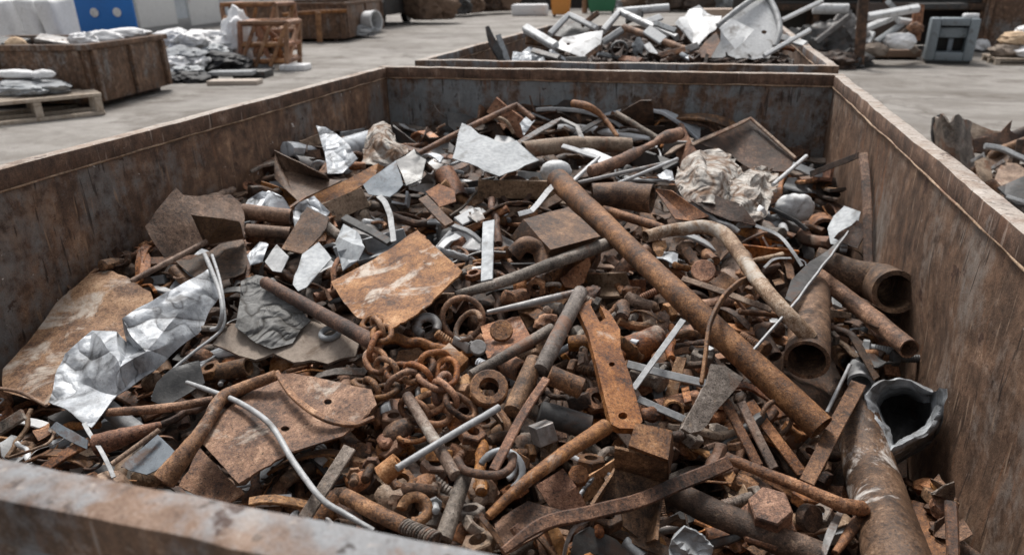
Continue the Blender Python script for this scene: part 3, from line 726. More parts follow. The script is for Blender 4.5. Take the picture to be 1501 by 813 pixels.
SHEET('crumpled_sheet', 'curled silver sheet left of the large orange rusty plate', S, [(500,323,.12),(520,335,.13),(537,365,.12),(526,382,.09),(502,396,.07),(493,356,.11)], GS, 'curled silver sheet', crumple=0.003, cf=9, facet=(17, 0.018), wave=.02)
SHEET('scrap_board', 'tan grey board with a wavy broken front edge left of centre', 'board', [(312,506,.06),(326,490,.07),(341,474,.08),(375,470,.08),(440,465,.08),(500,470,.07),(527,500,.07),(520,520,.06),(500,524,.055),(480,532,.055),(455,525,.06),(430,530,.06),(400,517,.06),(374,526,.06),(350,520,.06),(335,512,.06)], TP, 'tan grey board', th=.008, crumple=.002, wave=.006, facet=(34, .010))
SHEET('crumpled_felt', 'grey crumpled felt sheet lying on the tan grey board', 'felt sheet', [(352,408,.1),(376,405,.11),(402,411,.12),(430,443,.11),(456,470,.1),(441,481,.09),(428,500,.08),(397,510,.08),(374,499,.09),(343,475,.1),(350,445,.11)], GC, 'grey crumpled felt', crumple=0.003, cf=9, facet=(24, 0.018), grid=8, wave=.015)
ROD('rusty_rod', 'brown round rod reaching from the grey felt to the chain', RDC, [(389,414,.13),(468,458,.13),(552,504,.11)], [9,10.5,12.5], RB, 'rod above the grey felt', cap_round=True)
RING('washer', 'small galvanised washer lying on the tan grey board', 'washer', 484,488,.09,13,4.5, GS, 'washer on the board', nrm=(0,-.2,1))
SHEET('rusty_plate', 'large square orange rusty plate with a worn crease in the middle of the heap', S, [(483,405,.135),(535,379,.14),(575,360,.14),(613,341,.145),(636,366,.14),(680,407,.13),(650,430,.125),(612,457,.12),(571,481,.115),(523,464,.115),(503,440,.125)], ROM, 'large orange rusty plate', th=.005, grid=7, jag=1.1, crumple=.001, wave=.006, facet=(50, .008), folds=[(583,411,533,381,.035),(637,367,583,412,-.03)])
BAR('steel_strip', 'curved pale steel strip standing behind the large orange plate', BR, [(555,287,.15),(566,300,.15),(573,322,.14),(577,354,.11)], 8.5, .005, SL, 'curved pale strip')
BAR('angle_bar', 'white edged dark bar lying left of the curved pale strip', BR, [(505,319,.11),(573,356,.10)], 12, .014, DK, 'white edged dark bar')
FACETS('bent_plate', 'small rust plate bent into a corner behind the large orange plate', S, [(624,281,.13),(643,270,.15),(667,280,.14),(669,296,.12),(645,304,.11)], [(0,1,2,4),(2,3,4)], RO)
BAR('flat_bar', 'short dark brown bar slanting below the small rust corner plate', BR, [(620,290,.13),(659,330,.10)], 15, .012, RB)
BAR('flat_bar', 'short pale grey flat bar standing upright in the upper middle', BR, [(716,324,.16),(714,412,.10)], 18, .008, GS, 'upright pale flat bar', sm=False, up=(0.1,-.9,.35))
FACETS('folded_plate', 'brown folded box lid beside the upper end of the long pipe', S, [(767,321,.16),(833,303,.16),(880,346,.14),(807,366,.14),(748,347,.10),(797,384,.06),(866,359,.07)], [(0,1,2,3),(0,3,5,4),(3,2,6,5)], RB, 'brown folded lid', th=.005)
ROD('pipe_elbow', 'brown pipe elbow under the folded box lid', PI_, [(797,388,.08),(790,366,.11),(770,358,.13),(753,372,.10)], 12, RB, wall=.75)
# upper part of the heap
SHEET('galvanised_sheet', 'large bright galvanised sheet lying on top of the heap below the far wall', S, [(677,181,.22),(703,195,.22),(735,212,.19),(757,210,.18),(790,240,.15),(770,246,.14),(732,258,.13),(700,245,.15),(663,231,.17)], GS, 'bright galvanised sheet', crumple=.006, cf=4, folds=[(735,258,700,190,.03)])
SHEET('curved_sheet', 'blue grey curved sheet leaning on a black one below the cream cloth bag', S, [(532,270,.13),(556,252,.15),(580,234,.16),(590,268,.12),(571,285,.1),(540,284,.1)], GP, 'blue grey curved sheet', crumple=.006, wave=.015)
SHEET('curved_sheet', 'black curved sheet standing right of the blue grey curved one', S, [(580,234,.16),(607,217,.18),(625,236,.15),(618,262,.12),(595,270,.12)], BK, 'black curved sheet', crumple=.006, wave=.015)
ROD('rusty_pipe', 'tan rusty pipe lying flat below the middle of the far wall', PI_, [(763,220,.13),(840,212,.13),(925,213,.13)], [13,12,11], RT, 'tan pipe below the far wall', wall=.85)
ROD('bent_bar', 'thin brown bar bent to a peak against the far wall', 'bent bar', [(566,250,.1),(687,187,.2),(757,154,.28),(782,175,.22)], 4.2, RB, 'peaked thin bar', sm=False)
ROD('bent_bar', 'thin arched brown wire under the peaked bar at the far wall', 'bent bar', [(724,170,.22),(742,178,.2),(753,196,.14)], 2.6, RT)
ROD('bent_rod', 'hooked rod with an orange tip standing against the far wall', 'bent bar', [(841,152,.24),(863,157,.25),(884,172,.2),(905,200,.13)], [6,6,4,3], RO, 'orange tipped hook rod')
ROD('steel_rod', 'brown grey rod leaning right of the orange tipped hook rod', RDC, [(903,166,.2),(963,202,.13)], 4.2, RG)
BAR('bent_angle_iron', 'grey angle frame corner below the orange tipped hook rod', 'angle iron', [(757,212,.16),(790,192,.19),(822,175,.22),(846,186,.2),(853,204,.16)], 8, .012, ST, 'grey angle frame', sm=False)
BAR('flat_bar', 'narrow black bar leaning right of the grey angle frame', BR, [(842,198,.16),(884,174,.19)], 7, .012, DK)
FACETS('sheet_piece', 'white upright sheet piece under the peak of the thin bar', S, [(762,180,.2),(775,167,.22),(784,176,.2),(768,199,.15)], [(0,1,2,3)], SV)
ROD('rusty_shaft', 'rusty shaft with thicker sockets at its ends in the upper right middle', 'shaft', [(865,252,.14),(888,244,.15),(908,236,.15),(913,234,.15),(962,208,.17),(968,204,.18),(996,196,.17)], [9,9.5,9,5,5,11,9], RB, 'socketed rusty shaft', sm=False)
BAR('angle_bar', 'white painted angle bar bent to a corner above the long pipe', BR, [(825,214,.16),(877,231,.15),(840,266,.13)], 7, .012, WH, 'white corner bar', sm=False)
SHEET('sheet_piece', 'pale sheet piece behind the white corner bar', S, [(838,214,.12),(870,218,.13),(898,230,.12),(880,242,.1),(872,230,.11)], WH)
BLOB('plastic_dome', 'pale rounded cap beside the upper end of the long pipe', 'cap', 815,252,.10,24,17, WH, 'pale rounded cap', ridg=.06, freq=1.5)
ROD('steel_rod', 'thin dark steel rod crossing above the flat lying pipe, lower one', RDC, [(847,268,.14),(980,238,.14)], 2.8, ST)
ROD('steel_rod', 'thin pale steel rod crossing above the flat lying pipe, upper one', RDC, [(900,271,.13),(993,233,.15)], 2.6, SL)
ROD('short_pipe', 'thick brown pipe with an open right mouth above the bent cane pipe', PI_, [(868,288,.12),(910,287,.12),(956,291,.12)], [19,20,21.5], RB, 'thick pipe with an open mouth', wall=.82, seg=20)
FACETS('channel_piece', 'open brown channel right of the thick open pipe', 'channel', [(958,276,.1),(985,279,.13),(1040,318,.12),(1012,324,.08),(990,322,.08)], [(0,1,2,3),(0,3,4)], RB)
ROD('rusty_rod', 'brown rod lying below the thick open pipe', RDC, [(885,307,.09),(972,335,.09)], 7, RB)
BAR('white_strip', 'bent white strip left of the upper long pipe', 'metal strip', [(760,314,.11),(779,309,.12),(810,272,.13),(822,262,.13)], 8, .004, WH, 'bent white strip', sm=False)
SHEET('tent_sheet', 'large dark brown sheet folded like a tent at the right of the far wall', S, [(1013,214,.14),(1030,205,.16),(1065,189,.2),(1101,173,.24),(1130,198,.2),(1166,232,.13),(1156,252,.1),(1100,248,.07),(1068,228,.08)], RD, 'tent like dark sheet', crumple=.002, facet=(40, .010), folds=[(1101,173,1090,250,.04)])  # dark rust here also paints the shade on the sheet's underside
BAR('rusty_strip', 'added tan strip standing for the lit top edge of the tent like dark sheet', 'metal strip', [(1014,213,.15),(1100,174,.25),(1166,232,.14)], 5, .012, RT, sm=False)  # added bar, its lighter tan paints the lit edge of the sheet
SHEET('rag_bundle', 'dirty cream rag bundle lying at the upper right of the heap', 'rag', [(990,268,.06),(992,250,.1),(1004,235,.13),(1025,222,.16),(1048,219,.17),(1068,226,.16),(1082,240,.13),(1092,256,.1),(1100,275,.08),(1090,292,.06),(1060,298,.05),(1030,298,.04),(1006,291,.04)], CR, 'dirty cream rag bundle', crumple=0.003, cf=9, facet=(14, 0.03), grid=5, wave=.03, inner=[(1030,250,.23),(1060,250,.22),(1045,277,.15)])
SHEET('dark_sheet', 'dark torn plate under the front of the cream rag bundle', S, [(1012,292,.06),(1045,284,.09),(1088,300,.08),(1110,330,.05),(1070,322,.05),(1035,308,.05)], RD, th=.005, crumple=.002, facet=(24, .01))
SHEET('rag_bundle', 'smaller crumpled grey cream rag hanging right below the large rag bundle', 'rag', [(1070,262,.1),(1095,250,.13),(1118,240,.15),(1138,253,.12),(1143,268,.1),(1130,292,.08),(1122,318,.05),(1105,327,.04),(1088,318,.04),(1072,296,.06)], CR, 'smaller cream rag', crumple=0.003, cf=9, facet=(9, .022), grid=4, jag=4, wave=.02, inner=[(1108,278,.14)])
ROD('steel_rod', 'thin white rod poking up by the right end of the far wall', RDC, [(1133,271,.15),(1182,229,.22)], 3, WH, 'thin white rod')
BAR('rusty_strip', 'dark rusty strip leaning across towards the right wall', 'metal strip', [(1188,255,.16),(1258,228,.3)], 9, .006, RD)
BAR('rusty_post', 'narrow rusty post standing upright against the right wall', 'post', [(1266,226,.34),(1271,300,.2),(1273,388,.02)], 13, .02, RB, 'rusty post on the right wall')
SHEET('curved_offcut', 'pale grey curved panel piece beside the rusty post on the right', S, [(1213,334,.12),(1222,316,.15),(1238,303,.18),(1262,313,.17),(1258,332,.14),(1239,338,.13),(1228,357,.1),(1217,354,.1)], GS, 'pale curved panel', wave=.02, crumple=.006)
BLOB('plastic_scoop', 'white chipped plastic scoop near the right end of the rag', 'scoop', 1165,304,.1,28,21, WH, 'white plastic scoop', ridg=.14, freq=1.6)
# the long pipe and the right side
ROD('long_pipe', 'long straight thick brown pipe lying diagonally over the heap', PI_, [(818,264,.13),(1000,438,.14),(1204,627,.13)], [17,18.5,22], RB, 'long diagonal pipe', wall=.86, seg=22, sm=False, rough=.02)
ROD('cane_pipe', 'cane shaped bent pipe with worn pale paint at the right', PI_, [(946,347,.12),(975,339,.13),(1005,335,.15),(1035,333,.17),(1062,344,.18),(1083,370,.18),(1112,412,.17),(1150,456,.16),(1188,495,.14)], [9,9.5,10,10.5,11,11,11.5,12,12], RP, 'cane shaped pipe', wall=.8, seg=16)
ROD('flanged_pipe', 'large brown pipe with a flared open mouth against the right wall', PI_, [(1192,382,.12),(1250,403,.12),(1290,416,.12),(1313,428,.11)], [21,25,30,32], RB, 'large flared pipe', wall=.78, seg=26, rough=.015)
ROD('rusty_pipe', 'thinner brown pipe lying below the large flared pipe', PI_, [(1197,402,.11),(1262,452,.10),(1333,511,.09)], [11.5,13,15], RB, 'pipe below the flared pipe', wall=.84, seg=18)
ROD('short_pipe', 'short upright brown pipe with its open end facing the viewer right of the cane', PI_, [(1188,428,.08),(1186,480,.09),(1183,528,.1)], [27,29,32], RB, 'short upright pipe', wall=.82, seg=24, rough=.02)
SHEET('steel_offcut', 'dark grey triangular steel blade with a bright edge right of the cane pipe', 'blade', [(1151,437,.15),(1160,410,.17),(1187,383,.19),(1213,367,.2),(1238,344,.22),(1236,352,.21),(1200,396,.18),(1160,442,.14)], DK, 'dark triangular blade', crumple=.002, wave=.003)
BAR('flat_bar', 'thin bright steel bar along the edge of the dark triangular blade', BR, [(1243,341,.24),(1170,438,.19),(1102,516,.11)], 5, .006, SL, sm=False)
BAR('bent_strip', 'bent brown strip arching down beside the long pipe', 'metal strip', [(1099,408,.15),(1083,415,.16),(1068,428,.17),(1050,452,.17),(1038,490,.16),(1028,562,.12)], 10, .009, RB, 'arched brown strip')
BAR('flat_bar', 'tan flat bar lying under the cane pipe', BR, [(1000,408,.08),(1067,431,.08),(1131,454,.08)], 9, .008, RT)
BAR('flat_bar', 'pale tan tapered bar pointing at the right wall below the dark blade', BR, [(1150,452,.12),(1200,457,.12),(1247,463,.12)], [13,15,7], .008, RT, 'tapered tan bar')
PRISM('rusty_disc', 'orange rusty disc under the bend of the cane pipe', 'disc', 1031,398,.07,18,5, RO, 'orange disc', k=14)
BAR('steel_strip', 'thin pale curved strip between the cane pipe and the rags', 'metal strip', [(1108,331,.1),(1140,344,.12),(1160,366,.12),(1176,390,.1)], 5, .004, SL)
BAR('steel_strip', 'thin pale strip arching right of the cane pipe', 'metal strip', [(1120,392,.08),(1135,380,.1),(1160,378,.1)], 4, .003, SL)
# the middle
ROD('rusty_rod', 'long tapered brown rod running under the brown folded lid', RDC, [(668,432,.08),(740,412,.09),(820,382,.1),(895,356,.1)], [6,8.5,9.5,9.5], RG, 'long tapered rod')
ROD('rusty_rod', 'thin grey brown pointed rod below the long tapered rod', RDC, [(714,458,.08),(780,444,.09),(845,428,.1)], [3.5,6,5], ST)
bp_ = SHEET('bolted_plate', 'square orange plate carrying a round bolt head beside the shackle', S, [(704,477,.04),(762,463,.06),(777,492,.05),(715,524,.03)], RO, 'bolted orange plate', th=.006, crumple=.003)
PRISM('bolt_head', '', '', 735,486,.06,17,7, RO, k=16, parent=bp_)
PRISM('round_slug', 'small round grey metal slug left of the bolted plate', 'disc', 701,511,.06,12,8, ST, 'grey slug', k=16)
RING('steel_hook', 'grey steel open hook ring left of the shackle', 'hook', 626,478,.06,15,7, ST, 'grey hook ring', a0=-120, a1=150)
RING('shackle', 'upright rusty strap ring right of the grey hook ring', 'ring', 678,466,.06,30,4.5, RB, 'rusty strap ring', nrm=(.35,-.75,.45))
RING('shackle', 'smaller flat rusty strap ring crossing the upright one', 'ring', 686,478,.07,24,4.2, RB, nrm=(-.5,-.5,.7), a0=-40, a1=250)
ROD('steel_rod', 'grey brown round rod lying from the chain towards the wrench head', RDC, [(690,549,.08),(750,516,.09),(808,482,.1)], [7,8.5,9], RG, 'grey rod beside the chain')
ROD('steel_rod', 'thick grey rod standing steeply left of the wrench head', RDC, [(851,428,.17),(822,484,.15),(793,542,.12)], [11,12,12.5], RG, 'steep grey rod')
ROD('round_bar', 'stubby dark brown round bar below the steep grey rod', RDC, [(784,528,.11),(752,603,.09)], [13.5,15], RB, 'stubby round bar')
SHEET('wrench', 'flat orange brown wrench head with an open jaw in the middle of the heap', 'wrench', [(846,452,.15),(857,443,.16),(868,437,.16),(866,447,.16),(879,472,.15),(888,466,.15),(880,448,.16),(893,456,.16),(909,482,.15),(910,510,.14),(926,557,.13),(942,617,.12),(930,628,.12),(908,627,.12),(896,621,.12),(887,585,.13),(876,540,.14),(862,487,.15)], RO, 'orange wrench head', th=.018, crumple=0, wave=.002, holes=[(897,533,4.5),(913,609,7)], grid=8, jag=0)
BAR('flat_bar', 'pale zinc flat bar leaning right of the wrench head', BR, [(1001,469,.13),(928,571,.09)], 9, .007, SL, 'pale zinc bar', sm=False)
BAR('flat_bar', 'pale zinc flat bar crossing behind the leaning zinc bar, upper one', BR, [(920,534,.07),(975,548,.07),(1040,564,.06)], 12, .007, SL, sm=False)
BAR('flat_bar', 'pale zinc flat bar lying lower, right of the wrench head', BR, [(935,584,.07),(1005,616,.06)], 11, .007, SL, sm=False)
SHEET('claw_plate', 'grey tan axe shaped plate right of the wrench head', 'blade', [(1000,627,.11),(1020,590,.12),(1037,560,.14),(1042,533,.14),(1062,536,.14),(1090,553,.13),(1074,575,.12),(1057,594,.11),(1030,630,.09),(1012,634,.1)], RG, 'axe shaped plate', th=.01, crumple=.002)
BAR('flat_bar', 'brown flat bar left one of two standing side by side under the long pipe', BR, [(1062,588,.08),(1112,682,.05)], 14, .012, RB, 'pair of flat bars')
BAR('flat_bar', 'pale tan flat bar right one of two standing side by side under the long pipe', BR, [(1086,590,.09),(1134,686,.06)], 13, .012, RT)
RING('pipe_collar', 'dark thin pipe collar lying on edge under the long pipe end', 'ring', 1139,612,.05,26,3.5, RB, 'pipe collar', nrm=(.5,-.8,.3))
BAR('flat_bar', 'dark brown bar pointing down below the pipe collar', BR, [(1098,590,.04),(1176,694,.04)], 16, .01, RB)
ROD('cranked_rod', 'brown cranked rod with an orange elbow at the lower right', 'bent bar', [(1064,670,.11),(1160,708,.12),(1235,740,.12),(1262,745,.12),(1268,750,.1),(1224,810,.06)], [8.5,9,9.5,12,9,5.5], RB, 'cranked rod', sm=False)
BAR('flat_bar', 'long curved flat bar sweeping up from the bottom edge', BR, [(738,808,.12),(800,766,.12),(868,750,.13),(935,733,.13),(1003,706,.14),(1068,678,.14)], [12,20,21,21,21,20], .014, RB, 'long curved flat bar', up=(0,-.8,.6))
SHEET('torn_plate', 'torn brown plate left of the long curved flat bar at the bottom', S, [(725,766,.08),(748,749,.09),(774,735,.1),(800,741,.1),(829,748,.1),(838,760,.1),(802,776,.09),(775,793,.08),(746,811,.07),(728,790,.08)], RB, 'torn brown plate', th=.006, crumple=.005)
BAR('rusty_strip', 'narrow strip along the left edge of the torn brown plate', 'metal strip', [(704,757,.09),(727,783,.09),(745,811,.08)], 8, .006, RB)
PRISM('rivet', 'small rivet peg on the torn brown plate', 'rivet', 760,781,.1,8,12, RB, k=10, nrm=(-.6,.3,.5))
FACETS('rust_block', 'dark orange jagged plate leaning above the torn brown plate', S, [(786,711,.09),(826,684,.12),(846,712,.11),(860,741,.08),(836,752,.07),(806,742,.07)], [(0,1,2,5),(2,3,4,5)], RO, 'jagged orange plate', th=.012)
PRISM('metal_lump', 'rounded rusty lump behind the jagged orange plate', 'lump', 848,700,.07,15,16, RO, k=8)
FACETS('channel_box', 'brown tray shaped channel box right of the handle rod', 'channel', [(901,652,.19),(978,672,.19),(974,706,.10),(899,684,.10),(947,798,.04),(873,742,.04),(864,738,.12),(964,792,.10)], [(0,1,2,3),(3,2,4,5),(3,5,6,),(2,7,4)], RB, 'brown channel box', th=.006)
FACETS('steel_block', 'square rust block sitting on the upper end of the channel box', 'block', [(932,619,.215),(986,631,.215),(979,672,.205),(922,652,.205),(934,652,.10),(988,664,.10),(980,704,.09),(924,684,.09)], [(0,1,2,3),(3,2,6,7),(1,5,6,2),(0,3,7,4)], RB, 'square rust block', th=.004)
BAR('curled_strip', 'dark grey curled steel strip at the bottom edge', 'metal strip', [(826,815,.06),(832,792,.09),(843,773,.11),(866,760,.12)], 11, .006, ST, 'curled grey strip')
SHEET('dark_sheet', 'black torn sheet inside the curled grey strip', S, [(836,813,.03),(846,785,.06),(870,772,.06),(905,790,.05),(925,813,.03)], DK, crumple=.012)
RING('broken_ring', 'pale galvanised half ring right of the rod with a knuckle', 'ring', 735,689,.06,31,5, GS, 'pale half ring', a0=-150, a1=70)
RING('broken_ring', 'narrower pale half ring lying inside the wider one', 'ring', 733,684,.05,22,4, GS, a0=-150, a1=60)
ROD('shackle_pin', 'rusty bent shackle rod over the pale half ring', 'bent bar', [(671,674,.11),(684,690,.12),(728,696,.13),(748,685,.12),(752,668,.1)], 6.5, RB, 'bent shackle rod')
BAR('flat_bar', 'bent rusty bar leading up from the shackle rod to the hammer head', BR, [(800,556,.14),(772,600,.14),(748,640,.14),(723,690,.13)], [12,13,14,14], .012, RB, 'bent bar by the hammer head')
ROD('steel_cylinder', 'brown cylindrical hammer head right of the stubby round bar', 'hammer head', [(806,549,.13),(852,569,.12)], [15,16], RB, 'hammer head')
ROD('handle_rod', 'orange brown handle rod slanting down to the bottom middle', RDC, [(888,625,.14),(825,666,.14),(765,711,.13),(716,756,.11)], [12,11,9,7], RO, 'orange handle rod')
ROD('rusty_rod', 'rusty rod with a pale middle leading down from the chain', RDC, [(597,580,.11),(632,637,.12),(668,697,.11)], [8,9,9.5], RP, 'rod below the chain')
ROD('round_bar', 'grey brown round bar standing below the rod from the chain', RDC, [(682,694,.1),(650,790,.07)], [11,13.5], RG, 'grey round bar at the bottom')
ROD('steel_rod', 'pale clean steel rod crossing over the rod from the chain', RDC, [(582,686,.14),(656,641,.14),(731,597,.13)], 5.5, SL, 'pale steel rod')
ROD('yoke_nut', 'orange rusty yoke nut on the lower end of the pale steel rod', 'nut', [(560,697,.11),(584,676,.13)], [17,15], RO, 'orange yoke nut', wall=.5)
PRISM('ring_nut', 'thick orange ring nut with a wide bore below the bolted plate', 'nut', 717,573,.08,28,18, RO, 'thick ring nut', k=18, hole=.52)
thr = empty('threaded_rod', at(575,760,heap(575,760,.06)), 'thick brown threaded rod lying along the near rim', 'threaded rod')
ROD('shank', '', '', [(506,727,.09),(560,755,.09),(592,770,.09)], [12,12,12], RB, parent=thr)
for i in range(12):
    a = i / 11; RING('thread_turn', '', '', 594 + 44 * a, 771 + 18 * a, .09, 10.5, 2.2, RG, nrm=(.85,-.5,-.1), parent=thr)
ROD('shank_core', '', '', [(590,769,.09),(640,790,.09)], [9.5,9.5], RD, parent=thr)
REFS.append((575,757,'threaded rod'))
RING('open_ring', 'orange C shaped ring lying by the threaded rod', 'ring', 608,746,.07,19,8, RO, 'orange open ring', a0=-200, a1=80)
ROD('round_bar', 'dark pipe like bar under the bent bar by the hammer head', RDC, [(792,604,.06),(864,626,.05)], 18, DK, 'dark round bar')
PRISM('steel_block', 'grey square steel block left of the dark round bar', 'block', 790,632,.05,20,34, ST, 'grey steel block', k=4, ph=.3, nrm=(.5,-.7,.4))
ROD('rusty_pipe', 'dark rusty pipe running into the bottom edge at the right', PI_, [(985,722,.08),(1080,765,.08),(1200,815,.07)], [19,20.5,22], RD, 'dark pipe at the bottom', wall=.85, seg=20)
bolt = empty('hex_bolt', at(1130,745,heap(1130,745,.08)), 'large brown hexagon bolt head on a flange at the lower right', 'bolt')
PRISM('hex_head', '', '', 1128,757,.1,31,34, RB, k=6, parent=bolt, nrm=(-.1,-.35,.9)); PRISM('flange', '', '', 1122,768,.085,43,10, RB, k=6, parent=bolt, nrm=(-.1,-.35,.9))
REFS.append((1130,745,'large hexagon bolt'))
PRISM('rusty_disc', 'brown thick disc right of the large hexagon bolt', 'disc', 1180,757,.06,20,16, RB, k=14, nrm=(.5,-.6,.4))
ROD('large_tube', 'large thick brown tube with worn white patches at the lower right', PI_, [(1252,596,.07),(1276,690,.09),(1318,830,.10),(1345,915,.10)], [29,38,47,53], rust('brown_tube_with_white_wear', [(0, (.016,.009,.006)), (.3, (.065,.033,.02)), (.6, (.15,.075,.042)), (1, (.34,.2,.13))], (.52,.49,.46), .30, rough=.5), 'large worn tube', wall=.9, seg=28, rough=.012, sm=False)
BAR('flat_bar', 'brown flat bar leaning on the large worn tube', BR, [(1258,562,.13),(1182,708,.08)], 21, .008, RB, 'bar on the large tube', sm=False)
ROD('steel_rod', 'thin white rod poking up beside the bar on the large tube', RDC, [(1246,534,.15),(1212,604,.08)], 2.8, SL)
BAR('rusty_post', 'short rusty post in the bottom right corner', 'post', [(1394,738,.2),(1398,818,.12)], 17, .02, RB, 'post in the bottom right corner', sm=False)
SHEET('rusty_plate', 'dark rusty plate behind the short post in the bottom right corner', S, [(1330,732,.06),(1390,746,.1),(1392,820,.06),(1344,820,.02)], RB)
SHEET('crumpled_sheet', 'small crumpled galvanised piece at the bottom edge', S, [(980,814,.07),(985,790,.1),(1005,772,.12),(1028,783,.11),(1044,800,.09),(1046,814,.08)], GS, 'galvanised piece at the bottom', crumple=0.003, cf=9, facet=(14, 0.018), grid=7)
BAR('curved_offcut', 'grey curved blade left of the large worn tube', 'blade', [(1232,752,.09),(1218,780,.08),(1206,815,.06)], [8,12,9], .005, ST)
# torn duct with a thick rolled edge
def duct():
    O = [(1266,580),(1276,565),(1293,556),(1315,553),(1337,557),(1352,566),(1368,571),(1387,570),(1386,592),(1381,612),(1368,630),(1354,642),(1330,655),(1303,672),(1297,655),(1285,630),(1273,603)]
    n = len(O); cx, cy = mid(O); t0 = heap(1300, 640, .15); bm = new(); dense = []
    for i in range(n):
        for k in range(4):
            a, b = O[i], O[(i + 1) % n]; dense.append((a[0] + (b[0] - a[0]) * k / 4, a[1] + (b[1] - a[1]) * k / 4))
    def lp(s, dt, dy=0): return [bm.verts.new(at(cx + (x - cx) * s, cy + (y - cy) * s + dy, min(t0 * (1 - (y - 640) * .0007) + dt, .655 / max(.01, ray(cx + (x - cx) * s, 600).x)))) for x, y in dense]
    L = [lp(.93, .16, 20), lp(.98, .06, 8), lp(1.0, .012), lp(.99, -.004), lp(.94, -.014, -1), lp(.85, -.012, -1), lp(.76, .002), lp(.71, .02), lp(.68, .06, 2), lp(.62, .14, 8), lp(.3, .18, 10)]
    m = len(dense)
    for Li in L[1:9]:
        for v in Li: v.co += Vector((noise.noise(v.co * 28), noise.noise(v.co * 28 + Vector((7, 0, 0))), noise.noise(v.co * 28 + Vector((0, 9, 0))))) * .009
    for a, b in zip(L, L[1:]):
        for k in range(m): bm.faces.new([a[k], a[(k + 1) % m], b[(k + 1) % m], b[k]])
    bm.faces.new(L[-1]); bm.normal_update()
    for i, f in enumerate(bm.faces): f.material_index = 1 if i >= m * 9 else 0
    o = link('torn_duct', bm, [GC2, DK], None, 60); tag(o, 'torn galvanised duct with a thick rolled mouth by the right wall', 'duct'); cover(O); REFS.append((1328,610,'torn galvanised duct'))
    NOGO.append((1335, 620, 92))
duct()
# lower left
SHEET('rusty_plate', 'large orange brown plate with two round holes at the lower left', S, [(295,650,.11),(322,624,.115),(352,594,.12),(406,548,.13),(470,553,.12),(545,572,.11),(553,594,.105),(505,642,.09),(470,655,.085),(432,673,.08),(357,718,.075),(325,683,.09)], RH, 'large holed plate', th=.005, holes=[(482,591,6),(421,633,6.5)], grid=8, jag=.9, crumple=.001, wave=.010, facet=(55, .012), folds=[(406,548,520,626,.02)])
RING('washer', 'small round washer stuck near the lower corner of the large holed plate', 'washer', 391,674,.095,8,4, RG, nrm=(.1,-.4,.9))
BAR('bent_strip', 'rusty curved bar lying over the top of the large holed plate', 'metal strip', [(405,545,.17),(425,575,.15),(452,600,.14),(485,616,.12),(520,622,.1),(548,612,.09)], [8,9,9,9,8,6], .01, RO, 'curved bar on the holed plate')
ROD('bent_pipe', 'bent orange rusty pipe with a thick lower end at the lower left', PI_, [(404,550,.17),(360,567,.16),(326,583,.16),(308,612,.15),(290,640,.14),(262,676,.12),(240,704,.10)], [8,9.5,10,10,11,15,18], RO, 'bent orange pipe')
ROD('cable', 'long pale grey cable curving over the large holed plate to the near rim', 'cable', [(274,560,.13),(302,570,.15),(352,590,.16),(396,622,.15),(430,676,.13),(470,729,.12),(505,752,.1),(548,777,.08)], [3,3.6,4.2,4.5,4.6,4.6,4.4,4], SL, 'long pale cable')
SHEET('rusty_plate', 'rusty plate below the large holed plate and the bent orange pipe', S, [(262,712,.05),(276,690,.06),(292,655,.07),(325,690,.06),(358,722,.05),(330,738,.04),(300,730,.04)], RH, crumple=.006)
SHEET('steel_plate', 'blue grey flat plate between the near rim and the bent pipe', S, [(177,684,.07),(205,660,.08),(232,637,.1),(259,664,.09),(240,680,.08),(215,695,.07)], GP, 'blue grey plate by the near rim', crumple=.001)
ROD('rusty_rod', 'short tan rod along the upper edge of the blue grey plate', RDC, [(164,680,.10),(233,630,.12)], 4, RT)
BAR('steel_strip', 'thin pale strip standing at the left by the near rim', 'metal strip', [(124,620,.09),(146,660,.08),(166,700,.05)], 6, .004, SL, 'thin strip by the near rim')
SHEET('metal_tag', 'small blue grey steel tag below the crumpled silver sheet', S, [(74,627,.09),(83,618,.10),(128,644,.09),(126,657,.08),(100,645,.085)], GP, 'blue grey steel tag')
BAR('flat_bar', 'grey brown bar end at the left edge by the near rim', BR, [(-14,637,.08),(36,606,.1)], 17, .012, RG, 'bar end at the left edge')
ROD('wire', 'thin brown wire sticking out left under the crumpled silver sheet', 'wire', [(-4,568,.1),(30,575,.11),(68,594,.1)], 2.6, RT)
ROD('wire', 'thin pale wire loop at the lower left by the near rim', 'wire', [(14,670,.06),(50,658,.08),(74,646,.08),(82,624,.07)], 2.2, RT)
ROD('rusty_rod', 'brown rod lying below the thin black curved sheet at the left', RDC, [(158,604,.07),(240,598,.08),(312,586,.08)], [6,7,6], RB)
SHEET('curved_sheet', 'black curved sheet with a pale edge below the tan grey board', S, [(221,586,.06),(230,560,.08),(252,540,.1),(292,528,.1),(300,560,.07),(262,586,.05),(240,594,.05)], BK, 'black sheet at left', wave=.012)
ROD('pipe_stub', 'orange rusty tapered stub beside the blue grey plate', PI_, [(142,652,.07),(180,640,.08),(236,622,.08)], [17,14,5], RO, 'tapered stub')
BAR('flat_bar', 'speckled grey flat bar standing at the near rim left of the threaded rod', BR, [(447,760,.08),(480,708,.1),(513,656,.11)], 19, .01, RG, 'speckled flat bar', sm=False)
